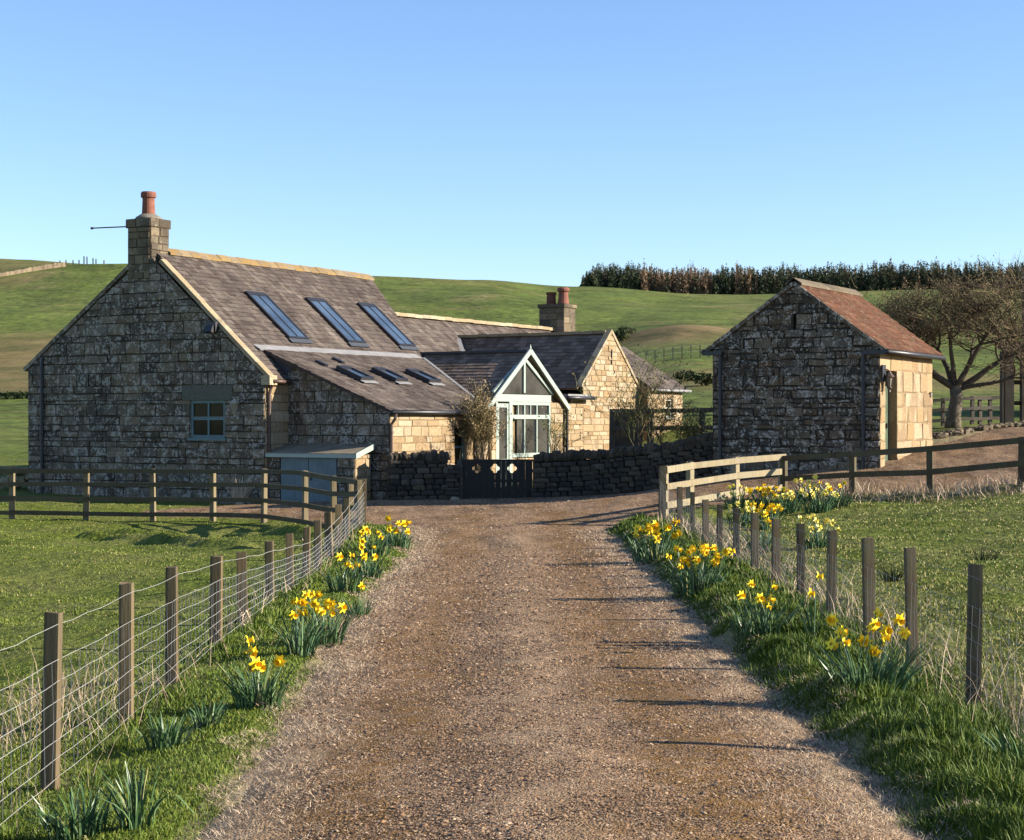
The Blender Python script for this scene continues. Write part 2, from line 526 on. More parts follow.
# ------------------------------------------------------------------ terrain
CTRL = [(-4.5, 35.2, -.47), (-3.7, 33.6, -.38), (-5.8, 37.4, -.46), (-1.2, 3, -.02), (1.5, 3, .0), (0, 8, 0), (0, 10, -.03), (0, 15, -.10), (0, 20, -.13), (0, 28, -.16), (0, 36, -.18), (0, 44, -.2),
        (-2.7, 6, -.27), (-2.7, 10, -.28), (-2.8, 20, -.2), (-2.85, 32, -.15), (-5, 12, -.38), (-6, 22, -.42), (-10, 30, -.42), (-12, 39, -.42), (-5, 38, -.36), (-6.7, 46, -.37),
        (-14.4, 50, -.3), (-20, 40, -.4), (-20, 20, -.5), (-3.3, 45, -.24), (-2.1, 46, -.22),
        (3.1, 7, -.14), (3.1, 11.5, -.12), (3.1, 16, -.06), (3.05, 25, -.09), (3, 33.6, -.2), (4.5, 35.5, .05), (5.85, 37, .2), (7.2, 35.8, .28), (8.6, 35, .27), (10.3, 34.5, .48),
        (9, 31, .40), (5, 15, .0), (6, 20, .06), (8, 26, .22), (5, 30, .02), (15, 20, .35), (20, 32, 1.0), (15, 36, .95),
        (8.66, 40, .74), (5, 42.2, .42), (10.9, 43.2, 1.22), (12.5, 48, 1.72), (15, 50, 1.8), (22, 50, 1.9), (2.5, 44.5, -.06), (3.8, 43.6, .10), (6, 50, .85), (3, 52, .1),
        (0, 52, -.2), (-10, 55, -.3), (-10, -5, -.2), (10, -5, .1), (0, -5, .0)]
_C = np.array(CTRL, float)
def _phi(r2): return np.sqrt(r2 + 4.0)
_n = len(_C)
_A = np.zeros((_n + 3, _n + 3))
_A[:_n, :_n] = _phi(((_C[:, None, :2] - _C[None, :, :2]) ** 2).sum(-1)) - 0.02 * np.eye(_n)
_A[:_n, _n] = 1; _A[:_n, _n + 1:] = _C[:, :2]; _A[_n, :_n] = 1; _A[_n + 1:, :_n] = _C[:, :2].T
_W = np.linalg.solve(_A, np.concatenate([_C[:, 2], np.zeros(3)]))

HD = np.array([46, 60, 75, 90, 120, 170, 220, 280, 350, 480, 600, 900, 1600], float)
HP = np.array([-900, 0, 60, 110, 375, 480, 580, 700, 820, 1024, 1900], float)
HY = np.array([
    [488, 462, 441, 426, 402, 362, 330, 297, 269, 258, 268, 300, 340],
    [488, 462, 441, 426, 402, 362, 330, 297, 269, 259, 268, 300, 340],
    [488, 462, 441, 426, 402, 362, 330, 297, 266, 264, 272, 300, 340],
    [488, 462, 441, 426, 402, 362, 330, 297, 266, 268, 276, 300, 340],
    [490, 462, 436, 415, 384, 347, 322, 297, 276, 282, 300, 330, 350],
    [490, 462, 436, 415, 384, 347, 322, 297, 278, 284, 300, 330, 350],
    [480, 448, 426, 408, 380, 350, 326, 306, 292, 287, 297, 330, 350],
    [452, 424, 404, 388, 364, 338, 321, 309, 301, 293, 300, 330, 350],
    [430, 415, 402, 388, 366, 340, 322, 309, 301, 292, 299, 330, 350],
    [429, 418, 404, 390, 368, 342, 324, 309, 300, 290, 298, 330, 350],
    [429, 418, 404, 390, 368, 342, 324, 309, 300, 290, 298, 330, 350]], float)
HZ = EYE + (CY - HY) / F * HD[None, :]


def hill(x, y):
    px = np.clip(CX + F * x / np.maximum(y, 30.0), HP[0], HP[-1])
    yy = np.clip(y, HD[0], HD[-1])
    i = np.clip(np.searchsorted(HP, px) - 1, 0, len(HP) - 2); tx = (px - HP[i]) / (HP[i + 1] - HP[i])
    tx = tx * tx * (3 - 2 * tx)
    j = np.clip(np.searchsorted(HD, yy) - 1, 0, len(HD) - 2); ty = (yy - HD[j]) / (HD[j + 1] - HD[j])
    z = (HZ[i, j] * (1 - tx) + HZ[i + 1, j] * tx) * (1 - ty) + (HZ[i, j + 1] * (1 - tx) + HZ[i + 1, j + 1] * tx) * ty
    # earth bank on the slope to the right
    pr = CX + F * x / np.maximum(y, 30.0)
    bank = np.exp(-((pr - 672) / 75.0) ** 2) * np.exp(-((yy - 178) / 14.0) ** 2) * 1.1
    und = (np.sin(x * .05 + yy * .031) + np.sin(x * .023 - yy * .047 + 1.3)) * np.clip((yy - 90) / 200, 0, 1) * .35
    return z + bank + und


DRIVE = [(-1.48, -6), (-1.5, 8), (-1.55, 11), (-1.68, 15), (-1.70, 22), (-1.62, 28), (-2.1, 31.3), (-2.7, 33.2), (-3.25, 34.4), (-3.9, 36), (-4.8, 37.8), (-6, 39.2), (-7.5, 40.2),
         (-9, 41), (-9.2, 42.5), (-6.9, 45.6), (-3.2, 45.2), (0, 45.2), (4, 44.2), (5.2, 42.6), (8.7, 42), (11.3, 44.0), (13, 46.0), (17, 47.2), (26, 47), (26, 37), (14, 35.4), (10.4, 35.2),
         (8.7, 35.7), (7.2, 36.5), (5.85, 37.6), (4.5, 36.5), (3.4, 35.4), (2.6, 34.5), (2.05, 33.2), (1.80, 31.5), (1.84, 28), (1.86, 22), (1.84, 15), (1.95, 10), (1.98, 7.5), (2.0, -6)]
_D = np.array(DRIVE)


def drive_sd(x, y):
    """signed distance to the drive outline, positive outside"""
    x = np.asarray(x, float); y = np.asarray(y, float)
    best = np.full(x.shape, 1e9); inside = np.zeros(x.shape, bool)
    for k in range(len(_D)):
        a = _D[k]; b = _D[(k + 1) % len(_D)]
        d = b - a
        t = np.clip(((x - a[0]) * d[0] + (y - a[1]) * d[1]) / (d @ d), 0, 1)
        q = (x - a[0] - t * d[0]) ** 2 + (y - a[1] - t * d[1]) ** 2
        best = np.minimum(best, q)
        c = ((a[1] > y) != (b[1] > y)) & (x < (b[0] - a[0]) * (y - a[1]) / (b[1] - a[1] + 1e-12) + a[0])
        inside ^= c
    s = np.sqrt(best)
    return np.where(inside, -s, s)


def wob(x, y, s=1.0):
    return (np.sin(x * 1.7 * s + 1.3 * np.sin(y * 1.1 * s)) + np.sin(y * 2.3 * s + 1.7 * np.sin(x * 1.9 * s + 2)) + np.sin((x + y) * 3.9 * s + 4)) / 3


def sstep(a, b, t):
    t = np.clip((t - a) / (b - a), 0, 1)
    return t * t * (3 - 2 * t)


SHADE_RIDGE = [[(-3.3, 29.3), (-4.3, 31.2), (-5.6, 33.4)], [(-4.5, 28.2), (-5.5, 29.8), (-6.6, 31.8), (-8.6, 34.4)], [(-4.4, 33.2), (-5.4, 34.8), (-6.6, 35.6)], [(-6.6, 33.6), (-7.4, 35.2), (-9.2, 36.8)], [(-9.5, 33.2), (-10.6, 34.6), (-12.6, 35.6)]]  # added ridges whose shaded sides stand in for the curved shadow bands


def shade_ridges(x, y):
    h = np.zeros(x.shape)
    for k, ln in enumerate(SHADE_RIDGE):
        best = np.full(x.shape, 9.0)
        for a, b in zip(ln[:-1], ln[1:]):
            d = np.array(b) - np.array(a); t = np.clip(((x - a[0]) * d[0] + (y - a[1]) * d[1]) / (d @ d), 0, 1)
            best = np.minimum(best, np.hypot(x - a[0] - t * d[0], y - a[1] - t * d[1]))
        h += (.27 - .03 * k) * np.exp(-((best + .10 * wob(x, y, 1.7)) / .23) ** 2) * (.65 + .5 * wob(x, y, .9))
    return h


def ground_z(x, y):
    x = np.atleast_1d(np.asarray(x, float)); y = np.atleast_1d(np.asarray(y, float))
    xs = np.clip(x, -26, 28); ys = np.clip(y, -10, 66)
    z = np.zeros(x.shape)
    sh = x.shape; xf = xs.ravel(); yf = ys.ravel(); out = np.empty(xf.shape)
    for k in range(0, len(xf), 20000):
        xx = xf[k:k + 20000]; yy = yf[k:k + 20000]
        ph = _phi((xx[:, None] - _C[None, :, 0]) ** 2 + (yy[:, None] - _C[None, :, 1]) ** 2)
        out[k:k + 20000] = ph @ _W[:_n] + _W[_n] + _W[_n + 1] * xx + _W[_n + 2] * yy
    z = out.reshape(sh)
    near = y < 60
    sd = np.full(sh, 9.0)
    m = (y < 48) & (np.abs(x) < 30)
    if m.any(): sd[m] = drive_sd(x[m], y[m])
    right = sstep(0.5, 1.5, x) * sstep(37.5, 34, y)
    left = sstep(-0.5, -1.4, x) * sstep(36, 33, y)
    w1 = wob(x, y) * .5 + wob(x + 3, y - 5, 2.3) * .5
    bankr = sstep(-.02, .30, sd + w1 * .10) * (1 - sstep(.7, 1.6, sd)) * (.15 + .07 * w1 + .05 * wob(x + 11, y, 3.1))
    bankl = sstep(0, .25, sd + w1 * .08) * (1 - sstep(.3, 1.1, sd)) * .05
    z = z + right * bankr + left * bankl
    z = z + sstep(.5, 2.0, sd) * (wob(x, y, .8) * .035 + wob(x + 5, y + 2, 1.9) * .022) * near
    z = z + np.exp(-((x + 6.5) / 3.6) ** 2) * np.exp(-((y - 34.3) / 2.6) ** 2) * (.10 * np.sin(x * 1.3 + y * 1.9 + np.sin(y)) + .05 * np.sin(x * 3.1 - y * 1.2))
    fm = (x < -2.9) & (x > -14) & (y > 27) & (y < 38)
    if fm.any(): z[fm] += shade_ridges(x[fm], y[fm])
    t = sstep(46, 66, y)
    z = z * (1 - t) + hill(x, y) * t
    return z


def gz(x, y): return float(ground_z([x], [y])[0])


def px2x(px, d): return (px - CX) / F * d


def pz(py, d): return EYE + (CY - py) / F * d


def ground_at(px, py, lo=6.0, hi=60.0):
    """the ground point seen at a pixel -> (x, y)"""
    best = None
    ds = np.linspace(lo, hi, 900)
    xs = (px - CX) / F * ds
    zs = ground_z(xs, ds)
    yy = CY + (EYE - zs) * F / ds
    k = int(np.argmin(np.abs(yy - py)))
    return float(xs[k]), float(ds[k])


def axis(parts):
    out = []
    for a, b, n in parts: out += list(np.linspace(a, b, n, endpoint=False))
    return out


xs_pos = [5 + 0.14 * k + 0.0008 * 1.155 ** k * 6 for k in range(1, 84)]
xs = np.array(sorted(list(np.arange(-5, 5.001, .12)) + xs_pos + [-q for q in xs_pos]))
ys = np.array(list(-np.geomspace(700, 16, 24)) + axis([(-12, 4, 12), (4, 36, 170), (36, 62, 70)]) + list(62 * np.geomspace(1, 26, 110)))
GX, GY = np.meshgrid(xs, ys)
GZ = ground_z(GX, GY)
ny, nx = GX.shape
vid = np.arange(ny * nx).reshape(ny, nx)
quads = np.stack([vid[:-1, :-1], vid[:-1, 1:], vid[1:, 1:], vid[1:, :-1]], -1).reshape(-1, 4)
ctr = np.stack([GX, GY], -1).reshape(-1, 2)[quads].mean(1)
cx_, cy_ = ctr[:, 0], ctr[:, 1]
pxc = CX + F * cx_ / np.maximum(cy_, 20)
zc = np.stack([GZ], -1).reshape(-1)[quads].mean(1)
pyc = CY + (EYE - zc) * F / np.maximum(cy_, 20)
sdq = np.full(len(cx_), 9.0); mm = (cy_ < 48) & (np.abs(cx_) < 30); sdq[mm] = drive_sd(cx_[mm], cy_[mm])
wv = np.sin(cx_ * .09 + 1.0) + np.sin(cx_ * .043 + cy_ * .06)
rough = sstep(118, 124, cy_ + 2 * wv) * (1 - sstep(205, 225, cy_ + 9 * wv)) * (1 - sstep(330, 420, pxc))
rough = np.maximum(rough * .8, np.clip(1.6 * np.exp(-((pxc - 672) / 66) ** 2) * np.exp(-((cy_ - 176) / 16) ** 2), 0, 1))
rough = np.maximum(rough, .75 * sstep(86, 92, cy_) * (1 - sstep(108, 116, cy_)) * sstep(590, 640, pxc) * .8)
rough = np.maximum(rough, sstep(290, 320, cy_) * sstep(70, -30, pxc - (cy_ - 300) * .2) * .55)
nearf = 1 - sstep(48, 75, cy_)
strawq = np.zeros(len(cx_))
strawq = np.maximum(strawq, sstep(1.6, .3, sdq) * sstep(5.5, 7.0, cx_) * sstep(30, 33, cy_) * .9)
strawq = np.maximum(strawq, sstep(.16, .0, sdq) * .8 * (cy_ < 34))
fencel = np.abs(cx_ - (-.00706 * cy_ - 2.647)); strawq = np.maximum(strawq, sstep(.5, .1, fencel) * .35 * (cy_ < 33))
tone = np.stack([rough, nearf, strawq], 1)
ground = np_mesh('ground', np.stack([GX, GY, GZ], -1).reshape(-1, 3), quads.ravel(), np.full(len(quads), 4), M['ground'], tone, smooth=True)
tag(ground, 'green pasture and hillside fields around the farm', 'ground', kind='structure')

# gravel drive and yard
dx = np.arange(-9.8, 24, .13); dy = np.concatenate([np.arange(-4, 30, .16), np.arange(30, 47.6, .13)])
DX, DY = np.meshgrid(dx, dy)
sd = drive_sd(DX, DY) + wob(DX, DY, 1.6) * .10 + wob(DX + 9, DY + 4, 4.1) * .05
ruts = np.exp(-((DX - .05) / .42) ** 2) * .02 * (DY < 33)
DZ = ground_z(DX, DY) + np.clip(-sd * .25, -.07, .035) + ruts + wob(DX, DY, 3.0) * .006
vid = np.arange(DX.size).reshape(DX.shape)
q = np.stack([vid[:-1, :-1], vid[:-1, 1:], vid[1:, 1:], vid[1:, :-1]], -1).reshape(-1, 4)
keep = sd.reshape(-1)[q].min(1) < .2
q = q[keep]
sdm = sd.reshape(-1)[q].mean(1); xm = DX.reshape(-1)[q].mean(1); ym = DY.reshape(-1)[q].mean(1)
edge = sstep(-.62, -.02, sdm + .12 * wob(xm, ym, 2.0)) * (ym < 33)
edge = np.maximum(edge, .35 * np.exp(-((xm - .1) / .3) ** 2) * (ym < 30))
moss = (np.exp(-((xm + .75) / .38) ** 2) + np.exp(-((xm - .95) / .42) ** 2)) * (ym < 37)
used = np.unique(q); remap = np.zeros(DX.size, int); remap[used] = np.arange(len(used))
pts = np.stack([DX, DY, DZ], -1).reshape(-1, 3)[used]
drive = np_mesh('driveway', pts, remap[q].ravel(), np.full(len(q), 4), M['gravel'], np.stack([edge, moss, edge * 0], 1), smooth=True)
tag(drive, 'brown gravel farm drive widening into the yard', 'drive', kind='structure')


# ------------------------------------------------------------------ scattered blades
def blades(name, x, y, h, w, lean, tone_r, mat, label, cat, curve=.5, zoff=-.01, dirn=None):
    n = len(x)
    z = ground_z(x, y) + zoff
    th = RNG.uniform(0, 2 * math.pi, n); ph = RNG.uniform(0, 2 * math.pi, n) if dirn is None else dirn
    dxy = np.stack([np.cos(th), np.sin(th)], 1) * (w / 2)[:, None]
    ld = np.stack([np.cos(ph), np.sin(ph)], 1) * (lean * h)[:, None]
    hz = h * np.sqrt(np.clip(1 - lean ** 2, .02, 1))
    P = np.zeros((n, 5, 3))
    P[:, 0, :2] = np.stack([x, y], 1) - dxy; P[:, 1, :2] = np.stack([x, y], 1) + dxy
    P[:, 0, 2] = P[:, 1, 2] = z
    mid = np.stack([x, y], 1) + ld * .38
    P[:, 2, :2] = mid + dxy * .8; P[:, 3, :2] = mid - dxy * .8
    P[:, 2, 2] = P[:, 3, 2] = z + hz * .58
    P[:, 4, :2] = np.stack([x, y], 1) + ld; P[:, 4, 2] = z + hz
    b = np.arange(n)[:, None] * 5
    lp = np.concatenate([b + np.array([0, 1, 2, 3]), b + np.array([3, 2, 4])], 1).ravel()
    tot = np.tile([4, 3], n)
    tn = np.repeat(np.stack([np.clip(tone_r, 0, 1), tone_r * 0, tone_r * 0], 1), 2, axis=0)
    o = np_mesh(name, P.reshape(-1, 3), lp, tot, mat, tn)
    return tag(o, label, cat, kind='stuff')


def sample_region(n, x0, x1, y0, y1, power=1.0):
    """more points close to the camera"""
    u = RNG.uniform(0, 1, n)
    y = y0 * (y1 / y0) ** u
    x = RNG.uniform(0, 1, n)
    xx = x0(y) + (x1(y) - x0(y)) * x
    return xx, y


def fl(y): return -.00706 * y - 2.647         # left stock fence line
def fr(y): return -.00706 * y + 3.2           # right stock fence line


def clump(x, y, s=1.0): return .5 + .5 * (wob(x, y, 1.5 * s) * .6 + wob(x + 7, y + 3, 3.7 * s) * .4)


# verges: tussocks on the right, a mown strip on the left
def tussocks(n, fx0, fx1, y0, y1, per, rad, hgt, sdmin):
    cx, cy = sample_region(n, fx0, fx1, y0, y1)
    k = drive_sd(cx, cy) + .10 * wob(cx, cy, 2.2) > sdmin
    cx, cy = cx[k], cy[k]; n = len(cx)
    sz = RNG.uniform(.5, 1.35, n); tb = RNG.normal(0, .13, n)
    idx = np.repeat(np.arange(n), per)
    a = RNG.uniform(0, 6.283, len(idx)); r = np.sqrt(RNG.uniform(0, 1, len(idx)))
    x = cx[idx] + r * np.cos(a) * rad * sz[idx]; y = cy[idx] + r * np.sin(a) * rad * sz[idx]
    h = hgt * sz[idx] * RNG.uniform(.55, 1.1, len(idx)) * (1.05 - .45 * r)
    lean = np.clip(.12 + .75 * r + RNG.normal(0, .12, len(idx)), .02, .93)
    t = np.clip(.45 + tb[idx] + RNG.normal(0, .17, len(idx)), 0, 1)
    return x, y, h, lean, t, a + RNG.normal(0, .5, len(idx))
a1 = tussocks(2700, lambda y: np.full_like(y, 1.75), lambda y: np.full_like(y, 3.25), 6.2, 38, 75, .13, .115, .03)
x, y = sample_region(60000, lambda y: np.full_like(y, 1.6), lambda y: np.full_like(y, 3.6), 6.2, 38.5)
k = drive_sd(x, y) + .10 * wob(x, y, 2.2) > .05; x, y = x[k], y[k]; n2 = len(x)
a2 = (x, y, RNG.uniform(.03, .08, n2), RNG.uniform(.1, .8, n2), np.clip(RNG.normal(.38, .2, n2), 0, 1), RNG.uniform(0, 6.28, n2))
x, y = sample_region(150000, lambda y: np.full_like(y, -3.3), lambda y: np.full_like(y, -1.3), 6.2, 35)
k = drive_sd(x, y) + .08 * wob(x, y, 2.2) > .02; x, y = x[k], y[k]; n3 = len(x); cl = clump(x, y)
a3 = (x, y, RNG.uniform(.02, .05, n3) * (.6 + .7 * cl), RNG.uniform(.2, .85, n3), np.clip(RNG.normal(.60, .18, n3) + (cl - .5) * .2, 0, 1), RNG.uniform(0, 6.28, n3))
a4 = tussocks(330, lambda y: fl(y) - .1, lambda y: fl(y) + .35, 6.5, 32, 45, .10, .12, .05)
Z_ = [np.concatenate(q) for q in zip(a1, a2, a3, a4)]
blades('verge_grass', Z_[0], Z_[1], Z_[2], np.maximum(.006, .00062 * Z_[1]), Z_[3], Z_[4], M['blade_verge'],
       'lush green verge grass along both sides of the gravel drive', 'grass', dirn=Z_[5])

# paddocks
x, y = sample_region(150000, lambda y: -.34 * y - .5, fl, 8.5, 39.2)
k = np.ones(len(x), bool)
x2, y2 = sample_region(150000, fr, lambda y: .33 * y + .8, 8.5, 37)
k2 = drive_sd(x2, y2) > .1
x3 = RNG.uniform(-15, -7, 9000); y3 = RNG.uniform(39, 46, 9000); k3 = drive_sd(x3, y3) > .1
xx = np.concatenate([x[k], x2[k2], x3[k3]]); yy = np.concatenate([y[k], y2[k2], y3[k3]])
cl = clump(xx, yy, .7)
kk = RNG.uniform(0, 1, len(xx)) < .3 + .7 * cl
xx, yy, cl = xx[kk], yy[kk], cl[kk]
rt = xx > 0
hh = RNG.uniform(.012, .040, len(xx)) * (.5 + cl) * np.where(rt, 1.25, 1.0)
tt = np.clip(RNG.normal(.50, .15, len(xx)) + (cl - .5) * .3 + np.where(rt, .10, 0), 0, 1)
big_ = wob(xx * .35, yy * .35, 1.0) + .6 * wob(xx + 4, yy, .6)
tt = np.clip(tt + .16 * big_, 0, .88)
ex = RNG.uniform(0, 1, len(xx)) < np.where(rt, .26, .03)
tt[ex] = RNG.uniform(.9, 1, ex.sum())
blades('paddock_grass', xx, yy, hh, np.maximum(.006, .00066 * yy), RNG.uniform(.3, .95, len(xx)), tt, M['blade'],
       'short grazed grass in the paddocks behind the wire fences', 'grass')

# dry straw: at the drive edges, in the fence lines and below the right hand rail fence
xs1, ys1 = sample_region(300000, lambda y: np.full_like(y, -2.0), lambda y: np.full_like(y, 2.3), 6.2, 32)
s1 = drive_sd(xs1, ys1) + .30 * wob(xs1, ys1, 1.1) + .12 * wob(xs1, ys1, 3.3)
pr_ = np.clip(sstep(-.75, -.12, s1) * (1 - sstep(.05, .2, s1)), 0, 1) + .10 * np.exp(-((xs1 - .1) / .3) ** 2)
pr_ = pr_ * np.clip(.25 + 1.3 * (.5 + .5 * wob(xs1, ys1, 3.6)) * (.6 + .5 * wob(ys1, xs1, 7.3)), 0, 1)
k = RNG.uniform(0, 1, len(xs1)) < pr_
xs1, ys1 = xs1[k], ys1[k]
l1 = RNG.uniform(.015, .055, len(xs1))
ln1 = RNG.uniform(.80, .995, len(xs1))
yb = RNG.uniform(8.5, 33, 2600); xb = np.where(RNG.uniform(0, 1, 2600) < .15, fl(yb) + RNG.normal(0, .18, 2600), fr(yb) + RNG.normal(.25, .3, 2600))
l2 = RNG.uniform(.10, .42, 2600); ln2 = RNG.uniform(.4, .97, 2600)
PR = [(5.85, 37.0), (7.2, 35.8), (8.6, 35.0), (10.3, 34.5), (12.5, 33.8)]
NS = 2600
t3 = RNG.uniform(0, 3.99, NS); i3 = t3.astype(int); f3 = t3 - i3
pa = np.array(PR)
p3 = pa[i3] * (1 - f3)[:, None] + pa[i3 + 1] * f3[:, None] + np.stack([RNG.normal(0, .3, NS), RNG.normal(-.2, .5, NS)], 1)
l3 = RNG.uniform(.08, .5, NS) * RNG.uniform(.3, 1, NS); ln3 = RNG.uniform(.35, .97, NS)
# tall dead stems at the right edge of the frame and behind the left fence
t4 = 170; x4 = RNG.normal(3.55, .28, t4); y4 = RNG.normal(11.0, .5, t4); l4 = RNG.uniform(.3, .85, t4); ln4 = RNG.uniform(.15, .7, t4)
t5 = 380; x5 = RNG.normal(-3.3, .35, t5); y5 = RNG.normal(12.3, .9, t5); l5 = RNG.uniform(.15, .5, t5); ln5 = RNG.uniform(.25, .9, t5)
X_ = np.concatenate([xs1, xb, p3[:, 0], x4, x5]); Y_ = np.concatenate([ys1, yb, p3[:, 1], y4, y5])
L_ = np.concatenate([l1, l2, l3, l4, l5]); LN = np.concatenate([ln1, ln2, ln3, ln4, ln5])
zb = np.full(len(X_), .0); zb[:len(xs1)] = .035
blades('dry_grass', X_, Y_, L_, np.maximum(.0036, .00037 * Y_), LN, RNG.uniform(0, 1, len(X_)), M['straw'],
       'bleached dead grass stems along the drive edges and fence lines', 'dry grass', zoff=zb)

# pebbles
n = 170000
x, y = sample_region(n, lambda y: np.full_like(y, -1.75), lambda y: np.full_like(y, 2.0), 6.6, 26)
sdp = drive_sd(x, y) + .25 * wob(x, y, 1.1)
trk = np.exp(-((x + .75) / .38) ** 2) + np.exp(-((x - .95) / .42) ** 2)
k = RNG.uniform(0, 1, n) < sstep(-.05, -.55, sdp) * (1 - .85 * trk * (.6 + .5 * wob(x, y, .7))) * .9
x, y = x[k], y[k]; n = len(x)
s = .0048 + .0020 * RNG.gamma(1.1, .9, n).clip(0, 6) * np.clip(y / 11, .9, 1.9)
xe = RNG.uniform(-9, 15, 60000); ye = RNG.uniform(22, 46, 60000); ke = (drive_sd(xe, ye) < -.1) & (RNG.uniform(0, 1, 60000) < sstep(21, 27, ye) * .8)
xe, ye = xe[ke], ye[ke]; x = np.concatenate([x, xe]); y = np.concatenate([y, ye]); s = np.concatenate([s, RNG.uniform(.010, .019, len(xe))]); n = len(x)
octa = np.array([(1, 0, 0), (0, 1, 0), (-1, 0, 0), (0, -1, 0), (0, 0, .75), (0, 0, -.75)], float)
ang = RNG.uniform(0, 6.28, n); ca, sa = np.cos(ang), np.sin(ang)
P = octa[None] * RNG.uniform(.5, 1.5, (n, 6, 3)) * s[:, None, None] * np.stack([np.full(n, 1.25), np.full(n, .9), np.full(n, .8)], 1)[:, None, :]
Q = P.copy(); Q[..., 0] = P[..., 0] * ca[:, None] - P[..., 1] * sa[:, None]; Q[..., 1] = P[..., 0] * sa[:, None] + P[..., 1] * ca[:, None]
zz = ground_z(x, y) + .035 + np.exp(-((x - .05) / .42) ** 2) * .02 * (y < 33)
Q += np.stack([x, y, zz + s * .15], 1)[:, None, :]
fo = np.array([(0, 1, 4), (1, 2, 4), (2, 3, 4), (3, 0, 4)])
lp = (np.arange(n)[:, None, None] * 6 + fo[None]).ravel()
tn = np.repeat(np.stack([RNG.uniform(0, 1, n), np.zeros(n), np.zeros(n)], 1), 4, axis=0)
tag(np_mesh('gravel_stones', Q.reshape(-1, 3), lp, np.full(n * 4, 3), M['pebble'], tn), 'loose angular gravel stones scattered over the drive', 'gravel', kind='stuff')


# ------------------------------------------------------------------ building helpers
def clip_poly(sub, clip):
    out = sub
    for i in range(len(clip)):
        a = clip[i]; b = clip[(i + 1) % len(clip)]
        inp = out; out = []
        if not inp: return []
        def side(p): return (b[0] - a[0]) * (p[1] - a[1]) - (b[1] - a[1]) * (p[0] - a[0])
        for j in range(len(inp)):
            p = inp[j]; q = inp[(j + 1) % len(inp)]
            sp, sq = side(p), side(q)
            if sp >= -1e-9: out.append(p)
            if (sp > 1e-9 and sq < -1e-9) or (sp < -1e-9 and sq > 1e-9):
                t = sp / (sp - sq)
                out.append((p[0] + (q[0] - p[0]) * t, p[1] + (q[1] - p[1]) * t))
    return out


def area(p):
    return .5 * sum(p[i][0] * p[(i + 1) % len(p)][1] - p[(i + 1) % len(p)][0] * p[i][1] for i in range(len(p)))


def stone_wall(mb, O, Ud, Nd, poly, holes=(), rh=(.17, .30), ln=(.22, .62), proud=(.008, .028), gap=.010, irregular=.006):
    """lay coursed stones over a convex polygon given in (u, z); holes are (u0, z0, u1, z1)"""
    O = V(*O); Ud = V(*Ud); Nd = V(*Nd); Zd = V(0, 0, 1)
    flip = Ud.cross(Zd).dot(Nd) < 0
    if area(poly) < 0: poly = poly[::-1]
    def P(u, v, d): return O + Ud * u + Zd * v + Nd * d
    z0 = min(p[1] for p in poly); z1 = max(p[1] for p in poly)
    u0 = min(p[0] for p in poly); u1 = max(p[0] for p in poly)
    marks = sorted({round(h[1], 3) for h in holes} | {round(h[3], 3) for h in holes})
    z = z0; rows = []
    while z < z1 - 1e-4:
        t = z + U(*rh)
        for m in marks:
            if z + 1e-3 < m < t + .09: t = m; break
        if z1 - t < rh[0] * .5: t = z1
        rows.append((z, t)); z = t
    for a, b in rows:
        iv = [(u0, u1)]
        for h in holes:
            if h[1] < b - 1e-3 and h[3] > a + 1e-3:
                nv = []
                for s0, s1 in iv:
                    if h[2] <= s0 or h[0] >= s1: nv.append((s0, s1)); continue
                    if h[0] > s0: nv.append((s0, h[0]))
                    if h[2] < s1: nv.append((h[2], s1))
                iv = nv
        for s0, s1 in iv:
            u = s0
            first = True
            while u < s1 - 1e-4:
                L = U(*ln)
                if first: L *= U(.6, 1.3); first = False
                e = u + L
                if s1 - e < ln[0] * .6: e = s1
                cell = clip_poly([(u, a), (e, a), (e, b), (u, b)], poly)
                ua, ue = u, e
                u = e
                if len(cell) < 3 or abs(area(cell)) < 1e-4: continue
                cu = sum(p[0] for p in cell) / len(cell); cv = sum(p[1] for p in cell) / len(cell)
                hw = max(p[0] for p in cell) - min(p[0] for p in cell); hh = max(p[1] for p in cell) - min(p[1] for p in cell)
                def inset(g):
                    fu = max(.15, 1 - 2 * g / max(hw, .02)); fv = max(.15, 1 - 2 * g / max(hh, .02))
                    return [(cu + (p[0] - cu) * fu, cv + (p[1] - cv) * fv) for p in cell]
                d = U(*proud)
                r1 = inset(gap * U(.7, 1.5)); r2 = inset(gap * 2.1)
                r1 = [(p[0] + U(-irregular, irregular), p[1] + U(-irregular, irregular)) for p in r1]
                r2 = [(p[0] + U(-irregular, irregular), p[1] + U(-irregular, irregular)) for p in r2]
                n = len(cell)
                vs = [P(p[0], p[1], 0) for p in cell] + [P(p[0], p[1], 0.001) for p in r1] + [P(p[0], p[1], d + U(-.004, .004)) for p in r2]
                t = random.random(); t2 = random.random()
                ring1 = [(i, (i + 1) % n, n + (i + 1) % n, n + i) for i in range(n)]
                ring2 = [(n + i, n + (i + 1) % n, 2 * n + (i + 1) % n, 2 * n + i) for i in range(n)]
                face = [tuple(range(2 * n, 3 * n))]
                if flip:
                    ring1 = [f[::-1] for f in ring1]; ring2 = [f[::-1] for f in ring2]; face = [f[::-1] for f in face]
                mb.add(vs, ring1, (t, 1.0, t2))
                mb.add(vs, ring2 + face, (t, 0.0, t2))


